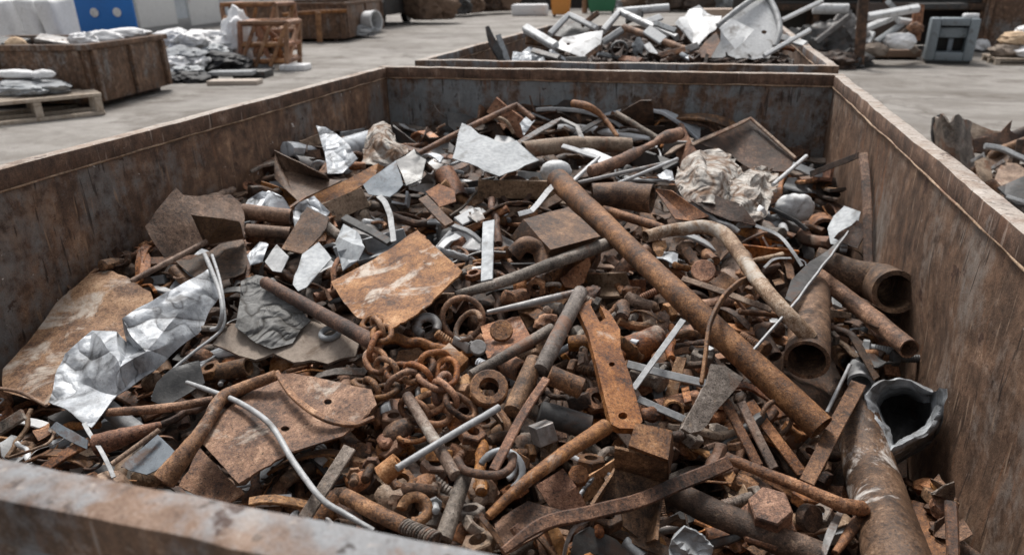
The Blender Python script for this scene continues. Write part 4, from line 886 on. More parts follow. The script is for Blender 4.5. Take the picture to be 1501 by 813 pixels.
# chain: every link is a part
def chain(label, path, n, ref):
    pts = [at(x, y, heap(x, y, l)) for x, y, l in path]; D = smooth_path(pts, 10)
    L = [0]
    for a, b in zip(D, D[1:]): L.append(L[-1] + (b - a).length)
    root = empty('chain', D[len(D) // 2], label, 'chain')
    for i in range(n):
        s = (i + .5) / n * L[-1]; k = max(j for j in range(len(L)) if L[j] <= s); k = min(k, len(D) - 2)
        p = D[k].lerp(D[k + 1], (s - L[k]) / max(1e-6, L[k + 1] - L[k])); t = (D[k + 1] - D[k]).normalized()
        a = L[-1] / n * .80; side = t.cross(Vector((0, 0, 1))).normalized(); nn = (side if i % 2 else t.cross(side)) + Vector((rnd.uniform(-.45, .45), rnd.uniform(-.45, .45), rnd.uniform(-.3, .3)))
        nn = (nn - t * nn.dot(t)).normalized(); v = nn.cross(t)
        q = [p + t * a * (math.cos(x) + .22 * (1 if math.cos(x) > 0 else -1)) * .82 + v * a * .62 * math.sin(x) for x in [2 * math.pi * j / 18 for j in range(18)]]
        bm = new(); tube_closed(bm, q, a * .20, 9)
        link('chain_link', bm, RB if rnd.random() < .6 else RO, root, 60)
    cover_line([(x, y) for x, y, l in path], 8); REFS.append((*mid(path), ref))
def tube_closed(bm, pts, r, seg):
    n = len(pts); rg = []; nn = (pts[n // 4] - pts[0]).cross(pts[n // 2] - pts[0]).normalized()
    for i, p in enumerate(pts):
        t = (pts[(i + 1) % n] - pts[i - 1]).normalized(); w = t.cross(nn)
        rg.append([bm.verts.new(p + (nn * math.cos(2 * math.pi * j / seg) + w * math.sin(2 * math.pi * j / seg)) * r * (1 + .12 * noise.noise(p * 90 + Vector((j, 0, 0))))) for j in range(seg)])
    for i in range(n):
        a, b = rg[i], rg[(i + 1) % n]
        for j in range(seg): bm.faces.new([a[j], a[(j + 1) % seg], b[(j + 1) % seg], b[j]])
chain('rusty chain hanging from the end of the rod above the grey felt', [(540,470,.13),(560,488,.13),(548,512,.12),(556,535,.1),(585,545,.1),(612,548,.1),(640,565,.1),(668,590,.09),(688,604,.07)], 11, 'rusty chain')
chain('heaped end of rusty chain lying above the rod from the chain', [(530,560,.07),(556,574,.09),(590,562,.1),(618,540,.11),(640,530,.1),(655,545,.09),(640,585,.08),(605,600,.07),(650,612,.07)], 11, 'heaped chain end')
# ------------------------------------------------------------------ the small scrap between them
rf = random.Random(21)
def proto(name, parts):
    """parts: [(part name or None, bmesh builder)] -> list of meshes, first is the thing itself"""
    out = []
    for pn, bm in parts:
        me = bpy.data.meshes.new(pn or name); bmesh.ops.recalc_face_normals(bm, faces=bm.faces)
        for f in bm.faces: f.smooth = True
        bm.to_mesh(me); bm.free(); me.set_sharp_from_angle(angle=R(38)); me.materials.append(RB); out.append((pn, me))
    return out
V3 = Vector
def p_rod(L, r, bend, n=7):
    b = new(); pts = [V3((L * (i / (n - 1) - .5), bend * L * math.sin(i / (n - 1) * 3.1) + rf.uniform(-.004, .004), rf.uniform(-.003, .003))) for i in range(n)]
    tube(b, smooth_path(pts, 3), [r * rf.uniform(.9, 1.1) for _ in range(4)], 10, None, .10); return b
def p_strip(L, w, h, bend, tw):
    b = new(); pts = [V3((L * (i / 7 - .5), 0, bend * L * math.sin(i / 7 * 3.14) + rf.uniform(-.002, .002))) for i in range(8)]
    strip(b, pts, [w * rf.uniform(.9, 1.1) for _ in range(4)], h, V3((0, 0, 1)), tw, rf.uniform(0, .006)); return b
def p_sheet(w, h, amp, k, jag):
    m = 10; poly = []
    for i in range(k):
        a = 2 * math.pi * i / k + rf.uniform(-.35, .35); q = rf.uniform(1 - jag, 1); poly.append((w * q * math.cos(a), h * q * math.sin(a)))
    dense = []
    for i in range(k):
        a, b_ = poly[i], poly[(i + 1) % k]
        for t in range(4): dense.append(V3((a[0] + (b_[0] - a[0]) * t / 4, a[1] + (b_[1] - a[1]) * t / 4)))
    E = [(i, (i + 1) % len(dense)) for i in range(len(dense))]; V = list(dense)
    for i in range(-m, m):
        for j in range(-m, m):
            q = (i / m * w + rf.uniform(-.03, .03) * w, j / m * h)
            if inside(q, poly) and min((V3(q) - d).length for d in dense) > w * .05: V.append(V3(q))
    vo, eo, fo, *_ = delaunay_2d_cdt([v.to_2d() for v in V], E, [], 0, 1e-5)
    b = new(); dirs = rdirs(4, rf); fa = rf.uniform(0, 6.28); fd = V3((math.cos(fa), math.sin(fa), 0)); fh = rf.uniform(.0, 1.1); fa2 = fa + rf.uniform(-1.2, 1.2); fd2 = V3((math.cos(fa2), math.sin(fa2), 0)); fh2 = rf.choice([0, 0, .8, 1.4, -.9])
    bv = []
    for v in vo:
        p = V3((v.x, v.y, 0)); p.z = crump(p, amp * 1.2, 1.1 / w * .7, dirs) + max(0, p.dot(fd) - .1 * w) * fh + max(0, -p.dot(fd2) - .25 * w) * fh2; bv.append(b.verts.new(p))
    for f in fo:
        c = sum((vo[i] for i in f), Vector((0, 0))) / len(f)
        if inside(c, poly): b.faces.new([bv[i] for i in f])
    for v in [v for v in b.verts if not v.link_faces]: b.verts.remove(v)
    bmesh.ops.recalc_face_normals(b, faces=b.faces); thicken(b, .0028); return b
def p_angle(L, w, h):
    b = new(); pr = [(0, 0), (w, 0), (w, h), (h, h), (h, w), (0, w)]; rs = []
    for i in range(6):
        x = L * (i / 5 - .5); rs.append([b.verts.new((x, y + rf.uniform(-.001, .001), z - w * .4 + rf.uniform(-.001, .001))) for y, z in pr])
    for a, c in zip(rs, rs[1:]):
        for k in range(6): b.faces.new([a[k], a[(k + 1) % 6], c[(k + 1) % 6], c[k]])
    b.faces.new(rs[0][::-1]); b.faces.new(rs[-1]); return b
def p_pipe(L, r, wl):
    b = new(); tube(b, [V3((L * (i / 3 - .5), 0, 0)) for i in range(4)], r, 16, wl, .03); return b
def p_nut(r, h, hole, k=6):
    b = new(); prism(b, V3((0, 0, 0)), V3((0, 0, 1)), r, h, k, hole); return b
def p_lump(a, c, d, rg):
    return blob_bm(V3((0, 0, 0)), a, c, d, rg, 2.0, 3, .3, rf)
def p_wire(L, r, k):
    b = new(); pts = [V3((L * (i / k - .5), rf.uniform(-.16, .16) * L, rf.uniform(-.03, .05) * L)) for i in range(k + 1)]
    tube(b, smooth_path(pts, 5), r, 7, None, .05); return b
def p_hook(r, t, a1):
    return ring_bm(V3((0, 0, 0)), V3((0, 0, 1)), r, t, 0, a1, rf.uniform(.7, 1.2), 9, .12)
def p_block(a, c, d):
    b = new(); box(b, (-a, -c, -d), (a, c, d), None, min(a, c, d) * .16)
    bmesh.ops.subdivide_edges(b, edges=[e for e in b.edges if e.calc_length() > a * .5], cuts=3, use_grid_fill=True)
    for v in b.verts: v.co += V3((noise.noise(v.co * 40), noise.noise(v.co * 40 + V3((5, 0, 0))), noise.noise(v.co * 40 + V3((0, 5, 0))))) * .003
    return b
def p_shank(L, r):
    b = new(); n = 26; tube(b, [V3((0, 0, L * i / n)) for i in range(n + 1)], [r * (1 + (.09 if i % 2 else -.05) * (i > 8)) for i in range(n + 1)], 10, None, .02, up=V3((1, 0, 0))); return b
KINDS = {
 'rod': ('rusty_rod', 'metal rod', 'rod', [proto('rod', [(None, p_rod(.13, rf.uniform(.0055, .010), rf.choice([0, 0, .03, .09]))) ]) for _ in range(8)], .13),
 'strip': ('metal_strip', 'metal strip', 'flat strip', [proto('strip', [(None, p_strip(.12, rf.uniform(.013, .022), rf.uniform(.003, .006), rf.choice([0, .02, .09, .16]), rf.choice([0, 0, .5, 1.1])))]) for _ in range(8)], .12),
 'sheet': ('sheet_scrap', 'scrap sheet', 'torn sheet piece', [proto('sheet', [(None, p_sheet(.065, rf.uniform(.03, .06), rf.uniform(.002, .008), rf.choice([4, 5, 6, 7]), .35))]) for _ in range(14)], .125),
 'angle': ('angle_iron', 'angle iron', 'angle iron piece', [proto('angle', [(None, p_angle(.12, rf.uniform(.022, .032), .004))]) for _ in range(4)], .12),
 'pipe': ('short_pipe', 'pipe', 'short pipe piece', [proto('pipe', [(None, p_pipe(.09, rf.uniform(.012, .024), rf.uniform(.72, .86)))]) for _ in range(5)], .09),
 'nut': ('hex_nut', 'nut', 'hexagon nut', [proto('nut', [(None, p_nut(.022, rf.uniform(.013, .02), rf.uniform(.45, .6)))]) for _ in range(3)], .044),
 'washer': ('washer', 'washer', 'flat washer', [proto('washer', [(None, p_nut(.024, .004, rf.uniform(.42, .62), 18))]) for _ in range(3)], .048),
 'lump': ('metal_lump', 'metal lump', 'cast lump', [proto('lump', [(None, p_lump(.026, rf.uniform(.016, .024), rf.uniform(.014, .02), rf.uniform(.2, .4)))]) for _ in range(7)], .052),
 'block': ('metal_block', 'block', 'square block', [proto('block', [(None, p_block(.028, rf.uniform(.012, .02), rf.uniform(.010, .017)))]) for _ in range(4)], .056),
 'slug': ('round_slug', 'metal slug', 'stubby round slug', [proto('slug', [(None, p_rod(.055, rf.uniform(.012, .017), 0, 4))]) for _ in range(4)], .055),
 'wire': ('bent_wire', 'wire', 'bent wire', [proto('wire', [(None, p_wire(.16, rf.uniform(.0018, .0035), rf.choice([3, 4, 5])))]) for _ in range(6)], .16),
 'hook': ('bent_hook', 'hook', 'bent hook', [proto('hook', [(None, p_hook(.022, rf.uniform(.004, .006), rf.uniform(150, 300)))]) for _ in range(4)], .05),
 'bolt': ('hex_bolt', 'bolt', 'hexagon bolt', [proto('bolt', [('bolt_head', p_nut(.017, .013, 0)), ('threaded_shank', p_shank(.065, .0085))]) for _ in range(2)], .07),
}
HEAP_PX = [(0,575),(60,520),(140,410),(215,352),(400,240),(465,205),(640,190),(760,165),(860,160),(1000,192),(1100,185),(1190,240),(1215,265),(1275,392),(1335,480),(1335,560),(1375,650),(1400,813),(690,813),(500,770),(250,728),(0,672)]
RUSTS = [(RB, 'brown'), (RB, 'brown'), (RB, 'brown'), (RO, 'orange brown'), (RO, 'orange brown'), (RD, 'dark brown'), (RG, 'grey brown'), (RT, 'tan')]
GREYS = [(ST, 'dull grey'), (SL, 'pale grey'), (GS, 'galvanised'), (SV, 'silver white'), (DK, 'blackish'), (WH, 'white')]
NUTS = [(530,640),(600,600),(660,610),(690,640),(720,720),(690,790),(640,800),(560,740),(520,720)]
def zone(px, py):
    if inside((px, py), NUTS): return dict(nut=26, slug=26, bolt=18, lump=18, block=8, hook=3), .02, (44, 66)
    if 520 < px < 1270 and py > 440 - (px - 520) * .02:
        return dict(rod=28, strip=17, sheet=3, angle=4, pipe=8, nut=15, washer=2, lump=8, block=6, slug=16, wire=3, hook=3, bolt=14), .10, (36, 80)
    if py < 400 and px > 380:
        return dict(rod=18, strip=18, sheet=20, angle=9, pipe=8, nut=1, washer=1, lump=5, block=3, slug=3, wire=10, hook=3, bolt=2), .34, (34, 82)
    return dict(rod=17, strip=18, sheet=16, angle=7, pipe=7, nut=3, washer=2, lump=9, block=4, slug=5, wire=9, hook=4, bolt=4), .22, (30, 84)
DIRS = ['right of', 'below', 'left of', 'above']
LIM = {k: 0 for k in KINDS}; SMALL = []; seen_labels = set()
def describe(px, py, kind, size, colour, bent):
    near = sorted(REFS, key=lambda r: (r[0] - px) ** 2 + (r[1] - py) ** 2)
    adj = 'small' if size < 36 else 'medium' if size < 56 else 'long' if kind in ('rod', 'strip', 'angle', 'wire') else 'large'
    a8 = lambda r: int(((math.degrees(math.atan2(py - r[1], px - r[0])) + 360 + 22.5) % 360) // 45)
    D8 = ['right of', 'below and right of', 'below', 'below and left of', 'left of', 'above and left of', 'above', 'above and right of']
    for r in near[:3]:
        l = f"{adj} {colour} {kind_phrase[kind]} {D8[a8(r)]} the {r[2]}"
        if l not in seen_labels and len(l.split()) <= 16: return l
    for i in range(4):
        for j in range(i + 1, 6):
            l = f"{adj} {colour} {kind_phrase[kind]} between the {near[i][2]} and the {near[j][2]}"
            if l not in seen_labels and len(l.split()) <= 16: return l
    return None
kind_phrase = {k: v[2] for k, v in KINDS.items()}
def scatter(n, lift, cover_p, smul, area=None):
    made = tries = 0; cells = {}
    while made < n and tries < n * 40:
        tries += 1
        px, py = rf.uniform(0, 1400), rf.uniform(150, 813)
        if not inside((px, py), area or HEAP_PX): continue
        if (int(px // 6), int(py // 6)) in MASK and rf.random() > cover_p: continue
        if any((px - a) ** 2 + (py - b) ** 2 < q * q for a, b, q in NOGO): continue
        c = (int(px // 30), int(py // 30))
        if cells.get(c, 0) >= max(1, math.ceil(n / 700)) and rf.random() < .8: continue
        w, grey, (s0, s1) = zone(px, py); k = rf.choices(list(w), list(w.values()))[0]
        if LIM[k] >= 295: continue
        name, cat, ph, protos, L0 = KINDS[k]
        size = rf.uniform(s0, s1) * smul * (1.6 if k in ('rod', 'wire', 'strip', 'angle') else .8 if k in ('nut', 'washer', 'lump', 'slug', 'block', 'hook') else 1)
        t = heap(px, py, rf.uniform(*lift), .05); s = size * t / FPX / L0
        if k in ('nut', 'washer', 'bolt', 'hook', 'slug', 'lump', 'block'): s = min(s, 1.5)
        mat, colour = rf.choice(GREYS) if rf.random() < grey and k not in ('lump', 'slug') else rf.choice(RUSTS)
        if k == 'sheet' and colour in ('orange brown',) and py < 400: mat, colour = FILM, 'brown'
        lab = describe(px, py, k, size, colour, 0)
        if lab is None: continue
        seen_labels.add(lab)
        p = at(px, py, t); tl = .35 if k in ('nut', 'washer', 'sheet', 'hook', 'lump') else .28
        e = (rf.gauss(0, tl), rf.gauss(0, tl), rf.uniform(0, 6.283))
        if k in ('nut', 'slug', 'bolt', 'hook', 'washer') and rf.random() < .4: e = (rf.uniform(.3, 1.7), rf.uniform(-.6, .6), e[2])
        # keep long pieces inside the walls
        r_ = L0 * s * .5
        if p.x - XL - TUBE < r_ or XR - TUBE - p.x < r_: e = (e[0], e[1], math.pi / 2 + rf.gauss(0, .12))
        if YF - TUBE - p.y < r_: e = (e[0], e[1], rf.gauss(0, .12))
        pr = rf.choice(protos)
        if len(pr) == 1:
            o = bpy.data.objects.new(name, pr[0][1]); col.objects.link(o)
            o.material_slots[0].link = 'OBJECT'; o.material_slots[0].material = mat
        else:
            o = bpy.data.objects.new(name, None); col.objects.link(o); o.empty_display_size = .02
            for pn, me in pr:
                q = bpy.data.objects.new(pn, me); col.objects.link(q); q.parent = o
                q.material_slots[0].link = 'OBJECT'; q.material_slots[0].material = mat
            e = (1.3 + rf.gauss(0, .4), rf.gauss(0, .4), e[2])
        o.location = p; o.rotation_euler = e; o.scale = (s, s, s)
        tag(o, lab, cat, kind_phrase[k] + 's loose in the heap')
        LIM[k] += 1; made += 1; cells[c] = cells.get(c, 0) + 1; SMALL.append(o)
    return made
def fines():
    """the dark mass of uncountable fragments under everything: one bumpy sheet and thousands of chips"""
    bm = new(); g_ = []; st = .035
    nx, ny = int((XR - XL - .14) / st), int((YF - YN - .14) / st)
    for i in range(nx + 1):
        row = []
        for j in range(ny + 1):
            x, y = XL + .07 + (XR - XL - .14) * i / nx, YN + .07 + (YF - YN - .14) * j / ny
            row.append(bm.verts.new((x, y, H(x, y) - .17 + .04 * noise.noise(V3((x * 9, y * 9, 0))) + .02 * noise.noise(V3((x * 25, y * 25, 0))))))
        g_.append(row)
    for i in range(nx):
        for j in range(ny): bm.faces.new([g_[i][j], g_[i + 1][j], g_[i + 1][j + 1], g_[i][j + 1]])
    bm2 = new(); src = [v[3][i][0][1] for v in (KINDS['rod'], KINDS['strip'], KINDS['lump'], KINDS['angle'], KINDS['sheet'], KINDS['slug'], KINDS['hook']) for i in range(min(3, len(v[3])))]
    Vs, Fs = [], []
    for k in range(1500):
        px, py = rf.uniform(0, 1400), rf.uniform(150, 813)
        if not inside((px, py), HEAP_PX): continue
        if any((px - a) ** 2 + (py - b) ** 2 < q * q for a, b, q in NOGO): continue
        me = rf.choice(src); t = heap(px, py, rf.uniform(-.16, -.075), .05); p = at(px, py, t); s = rf.uniform(40, 90) * t / FPX / .11
        M = Matrix.Translation(p) @ Matrix.Rotation(rf.uniform(0, 6.28), 4, 'Z') @ Matrix.Rotation(rf.gauss(0, .4), 4, 'X') @ Matrix.Rotation(rf.gauss(0, .4), 4, 'Y') @ Matrix.Scale(s, 4)
        b0 = len(Vs); Vs.extend(M @ v.co for v in me.vertices); Fs.extend([b0 + i for i in f.vertices] for f in me.polygons)
    b = bm.verts; me = bpy.data.meshes.new('fine'); bm.to_mesh(me); bm.free()
    b0 = len(Vs); Vs.extend(v.co.copy() for v in me.vertices); Fs.extend([b0 + i for i in f.vertices] for f in me.polygons)
    m2 = bpy.data.meshes.new('scrap_fines'); m2.from_pydata([tuple(v) for v in Vs], [], Fs); m2.polygons.foreach_set('use_smooth', [True] * len(Fs)); m2.set_sharp_from_angle(angle=R(38))
    m2.materials.append(RD); o = bpy.data.objects.new('scrap_fines', m2); col.objects.link(o)
    tag(o, 'dark mass of small rusty fragments filling the gaps of the heap', 'scrap', None, 'stuff')
NOGO += [(1313, 430, 42), (1183, 530, 46), (1333, 515, 26), (957, 291, 26), (1204, 628, 30)]
fines()
scatter(330, (-.085, -.05), .08, 1.15)
scatter(500, (-.035, .01), .0, 1.1)
scatter(230, (.015, .045), .0, .95)
scatter(60, (.0, .03), .0, 1.0, NUTS)
# ------------------------------------------------------------------ scrap in the second skip (points: photo x, photo y, world y)
def Z2(px, py, Y, m=0): return ydep(px, py, Y)
def fill_mound(name, x0, x1, y0, y1, zf, label, mat, n=900, s=(.05, .16), skip_=None):
    """one bumpy mass of uncountable pieces"""
    rg = random.Random(len(name) * 7 + int(y0 * 10)); Vs, Fs = [], []; nx, ny = 24, 24
    for i in range(nx + 1):
        for j in range(ny + 1):
            x, y = x0 + (x1 - x0) * i / nx, y0 + (y1 - y0) * j / ny; Vs.append((x, y, zf(x, y) - .05 + .05 * noise.noise(V3((x * 5, y * 5, 0)))))
    for i in range(nx):
        for j in range(ny): a = i * (ny + 1) + j; Fs.append([a, a + ny + 1, a + ny + 2, a + 1])
    src = [v[3][i][0][1] for v in (KINDS['rod'], KINDS['strip'], KINDS['lump'], KINDS['sheet'], KINDS['angle']) for i in range(3)]
    for k in range(n):
        x, y = rg.uniform(x0, x1), rg.uniform(y0, y1); me = rg.choice(src); sc_ = rg.uniform(*s) / .11
        M = Matrix.Translation((x, y, zf(x, y) + rg.uniform(-.03, .05))) @ Matrix.Rotation(rg.uniform(0, 6.28), 4, 'Z') @ Matrix.Rotation(rg.gauss(0, .5), 4, 'X') @ Matrix.Rotation(rg.gauss(0, .5), 4, 'Y') @ Matrix.Scale(sc_, 4)
        b0 = len(Vs); Vs.extend(tuple(M @ v.co) for v in me.vertices); Fs.extend([b0 + i for i in f.vertices] for f in me.polygons)
    m2 = bpy.data.meshes.new(name); m2.from_pydata(Vs, [], Fs); m2.materials.append(mat); o = bpy.data.objects.new(name, m2); col.objects.link(o)
    tag(o, label, 'scrap', None, 'stuff'); return o
h2 = lambda x, y: .98 + .24 * max(0, 1 - ((x + .35) / 1.35) ** 2) * max(0, 1 - ((y - 7.0) / 2.6) ** 2)
fill_mound('scrap_fines', X2L + .08, X2R - .08, Y2N + .08, Y2F - .08, h2, 'dark tangle of small scrap filling the second skip', RD, 1500, (.08, .24))
kw = dict(surf=Z2)
BAR('dark_plank', 'dark pointed plank standing in the left end of the second skip', 'plank', [(714,40,6.3),(722,62,6.25),(740,92,6.2)], [6,12,14], .03, DK, **kw)
BAR('steel_strip', 'pale strip leaning right of the dark pointed plank in the second skip', BR, [(730,52,6.3),(745,92,6.2)], 8, .02, GS, **kw)
SHEET('sheet_piece', 'jagged white scrap at the left end of the second skip', S, [(750,92,6.0),(752,74,6.1),(765,78,6.1),(775,68,6.2),(785,72,6.2),(795,82,6.1),(800,94,6.0)], SV, crumple=.03, cf=5, **kw)
BAR('long_bar', 'thick white bar sloping down over the left of the second skip', 'frame bar', [(771,42,6.7),(815,68,6.4)], 12, .07, WH, **kw)
BAR('long_bar', 'white gable shaped bar leaning left at the middle left of the second skip', 'frame bar', [(806,50,7.4),(834,22,7.6),(875,42,7.4)], 8, .05, WH, sm=False, **kw)
SHEET('dark_sheet', 'dark sheet under the gable shaped white bar', S, [(812,52,7.5),(836,26,7.7),(866,42,7.5),(850,58,7.4)], DK, **kw)
SHEET('white_sheet', 'white dented panel with a dark hole in the middle of the second skip', 'panel', [(812,66,6.4),(825,55,6.5),(850,50,6.6),(884,46,6.7),(880,66,6.5),(864,82,6.3),(835,80,6.3)], WH, holes=[(833,65,3)], crumple=.02, cf=3, **kw)
BAR('long_bar', 'long white bar sloping down right from the peak of the second skip', 'frame bar', [(884,46,6.9),(908,17,7.2),(992,56,6.7)], 8, .06, WH, sm=False, **kw)
ROD('white_post', 'white horizontal post lying behind the peak of the second skip', 'post', [(905,18,7.9),(980,12,8.0)], 6, WH, sm=False, **kw)
BAR('long_bar', 'pale bar end leaning below the long white sloping bar', 'frame bar', [(884,62,6.5),(912,44,6.6)], 9, .05, SL, **kw)
ROD('round_can', 'dark round can lying in the middle of the second skip', 'can', [(908,72,6.2),(908,74,5.9)], [13,13], DK, wall=.8, sm=False, **kw)
BLOB('metal_lump', 'pale lump right of the dark round can in the second skip', 'lump', 935,70,6.2,8,12, GS, **kw)
BAR('white_plate', 'short white plate stuck under the long white sloping bar', 'plate', [(948,44,6.5),(972,60,6.4)], 15, .03, WH, **kw)
BAR('white_strip', 'short white strip standing low in the middle of the second skip', 'metal strip', [(948,66,6.1),(962,84,6.0)], 10, .03, WH, **kw)
ROD('rusty_rod', 'brown rod lying under the white panels of the second skip', RDC, [(915,40,6.8),(975,62,6.4),(1030,82,6.2)], 5, RB, **kw)
SHEET('white_sheet', 'bright white bent sheet left of the car door shaped panel', S, [(990,40,6.6),(1010,12,6.9),(1025,7,6.9),(1046,20,6.7),(1058,22,6.6),(1048,42,6.5),(1022,64,6.3),(1014,58,6.4)], WH, crumple=.05, cf=2, **kw)
SHEET('white_sheet', 'white square sheet lying against the front of the door shaped panel', S, [(1054,41,6.15),(1072,27,6.2),(1106,43,6.1),(1078,73,6.0)], WH, crumple=.012, cf=3, **kw)
dr = empty('vehicle_door', at(1095,60,Z2(1095,60,6.5)), 'large pale door shaped panel with a rounded frame standing in the second skip', 'door')
SHEET('panel', '', '', [(1042,85,6.3),(1056,60,6.4),(1056,34,6.5),(1085,14,6.65),(1112,-4,6.8),(1126,0,6.8),(1138,22,6.65),(1142,45,6.5),(1134,68,6.4),(1128,86,6.3)], WH, parent=dr, holes=[(1120,47,4)], crumple=.004, cf=2, **kw)
ROD('frame_edge', '', '', [(1052,38,6.45),(1085,12,6.6),(1114,-6,6.75),(1128,0,6.75),(1139,22,6.6),(1143,45,6.45),(1136,68,6.35)], 4.2, SL, parent=dr, **kw)
SHEET('rusty_plate', 'brown plate under the white sheets of the second skip', S, [(1024,72,6.2),(1050,46,6.4),(1056,60,6.3),(1042,84,6.1),(1026,84,6.1)], RB, **kw)
BAR('white_strip', 'white strip sticking out over the right rim of the second skip, upper one', 'metal strip', [(1146,30,6.6),(1205,2,6.9)], 6, .03, WH, **kw)
BAR('white_strip', 'white strip sticking out over the right rim of the second skip, lower one', 'metal strip', [(1120,82,6.0),(1187,44,6.3)], 6, .03, WH, **kw)
rg = random.Random(5)
for i, (x, y, Y) in enumerate([(790,62,6.6),(800,80,6.1),(820,84,6.0),(845,88,5.9),(870,78,6.1),(890,82,6.0),(925,88,5.9),(955,30,7.0),(985,78,6.0),(1005,74,6.1),(1010,86,5.9),(930,26,7.2),(865,28,7.5),(975,40,6.7),(1150,70,6.4),(1162,60,6.6)]):
    m = [RB, ST, SV, DK, RB, GS, RO, WH][i % 8]; wd = ['brown', 'dull grey', 'silver white', 'dark', 'rusty', 'galvanised', 'orange brown', 'white'][i % 8]
    where = ['left', 'left', 'left', 'left', 'middle left', 'middle left', 'middle', 'middle', 'middle', 'middle right', 'middle right', 'top', 'top left', 'top right', 'right end', 'right end'][i]
    a = rg.uniform(-.9, .9); q = rg.uniform(14, 22)
    BAR('scrap_bar', f'short {wd} bar end in the {where} of the second skip', BR, [(x - q * math.cos(a), y - q * .6 * math.sin(a), Y), (x + q * math.cos(a), y + q * .6 * math.sin(a), Y + rg.uniform(-.2, .2))], rg.uniform(6, 11), .03, m, **kw)

# ------------------------------------------------------------------ yard things
def gz(px, py, Y): return at(px, py, ydep(px, py, Y))
def blobw(name, label, cat, c, rx, ry, rz, mat, ridg=.25, freq=2.5, rot=0, group=None, flat=.35, parent=None, sub=4):
    rg_ = random.Random(int(abs(c[0]) * 100 + c[1] * 10)); bm = blob_bm(V3((0, 0, 0)), rx, ry, rz, ridg, freq, sub, flat, rg_, rot)
    o = link(name, bm, mat, parent, 50, False); o.location = c
    if label: tag(o, label, cat, group)
    return o
def boxw(name, label, cat, c, d, mat, rot=0, tilt=(0, 0), bev=.01, group=None, parent=None):
    bm = new(); box(bm, (-d[0] / 2, -d[1] / 2, 0), (d[0] / 2, d[1] / 2, d[2]), None, min(bev, min(d) * .3))
    o = link(name, bm, mat, parent, 30, False); o.location = c; o.rotation_euler = (tilt[0], tilt[1], rot)
    if label: tag(o, label, cat, group)
    return o
def skip_small(label, A, B, C, h, mat, th=.05, taper=.0, rim=.09):
    """open skip from three ground corners A (front), B (along the right face), C (along the left face)"""
    A, B, C = V3(A), V3(B), V3(C); u = (B - A); v = (C - A); W, L = v.length, u.length; u.normalize(); v = (v - u * v.dot(u)).normalized()
    rz = math.atan2(v.y, v.x); t = empty('rusty_skip', (A + B + C - A) / 2 + V3((0, 0, 0)), label, 'skip', None, 0); t.location = (B + C) / 2; t.rotation_euler.z = rz
    # local axes: x along v (A to C), y across (towards or away from B)
    s = 1 if Matrix.Rotation(-rz, 3, 'Z') @ u.copy() @ V3((0, 1, 0)) > 0 else -1
    def part(nm, lo, hi, m=mat, b=.01):
        bm = new(); box(bm, lo, hi, None, b); o = link(nm, bm, m, t, 30, False); return o
    x, y = W / 2, L / 2
    part('wall_panel', (-x, -y, .1), (x, -y + th, h - rim)); part('wall_panel', (-x, y - th, .1), (x, y, h - rim))
    part('wall_panel', (-x, -y + th + .002, .1), (-x + th, y - th - .002, h - rim)); part('wall_panel', (x - th, -y + th + .002, .1), (x, y - th - .002, h - rim))
    part('rim_beam', (-x - .05, -y - .05, h - rim + .002), (x + .05, -y + th, h)); part('rim_beam', (-x - .05, y - th, h - rim + .002), (x + .05, y + .05, h))
    part('rim_beam', (-x - .05, -y + th + .002, h - rim + .002), (-x + th, y - th - .002, h)); part('rim_beam', (x - th, -y + th + .002, h - rim + .002), (x + .05, y - th - .002, h))
    part('floor_plate', (-x + th, -y + th, .12), (x - th, y - th, .16), RD)
    for sx in (-.8, .8): part('skid', (sx * x - .07, -y + .04, .002), (sx * x + .07, y - .04, .098), RD)
    for k in range(3):
        q = -x + .12 + (W - .24) * k / 2
        for sy in (-1, 1): part('side_rib', (q - .05, sy * (y + .035) - .034, .12), (q + .05, sy * (y + .035) + .034, h - rim - .004))
        q = -y + .15 + (L - .3) * k / 2
        for sx in (-1, 1): part('side_rib', (sx * (x + .035) - .034, q - .05, .12), (sx * (x + .035) + .034, q + .05, h - rim - .004))
    return t, rz
A = ground(146,161); B = ground(256,131); C = A + V3((-2.9, -.62, 0))
skA, rzA = skip_small('brown rusty open skip topped with white scrap at the left of the yard', A, B, C, 1.0, SK_B)
cen = (B + C) / 2
def inA(u, v, z): return A + (B - A) * u + (C - A) * v + V3((0, 0, z))
fill_mound('scrap_fines', cen.x - 1.25, cen.x + 1.1, cen.y - .75, cen.y + .85, lambda x, y: .82, 'dark scrap filling the brown skip at the left', RD, 150, (.15, .4))
blobw('foam_lump', 'tan white block sticking up from the front of the brown left skip', 'lump', inA(.08,.42,.98), .17, .12, .13, CB, .12)
blobw('foam_lump', 'white lump in the middle of the brown left skip', 'lump', inA(.3,.15,1.0), .25, .15, .14, WB, .3)
blobw('foam_lump', 'long white lump right of the white lump in the brown left skip', 'lump', inA(.62,.22,1.0), .38, .16, .11, WB, .3, rot=.4)
blobw('foam_lump', 'long pale lump along the far right end of the brown left skip', 'lump', inA(.9,.2,1.03), .42, .2, .09, WB, .25, rot=.9)
boxw('dark_sheet', 'dark sheet lying over the left part of the brown left skip', S, inA(.4,.75,.98), (1.0, .5, .06), DK, .3, (.1, .1))
boxw('dark_sheet', 'grey sheet sloping in the middle of the brown left skip', S, inA(.35,.35,.99), (.5, .4, .05), ST, .6, (.15, .2))
boxw('grey_sheet', 'pale sheet on the front left rim of the brown left skip', S, inA(.1,.7,.97), (.9, .3, .04), GS, .2, (.05, .03))
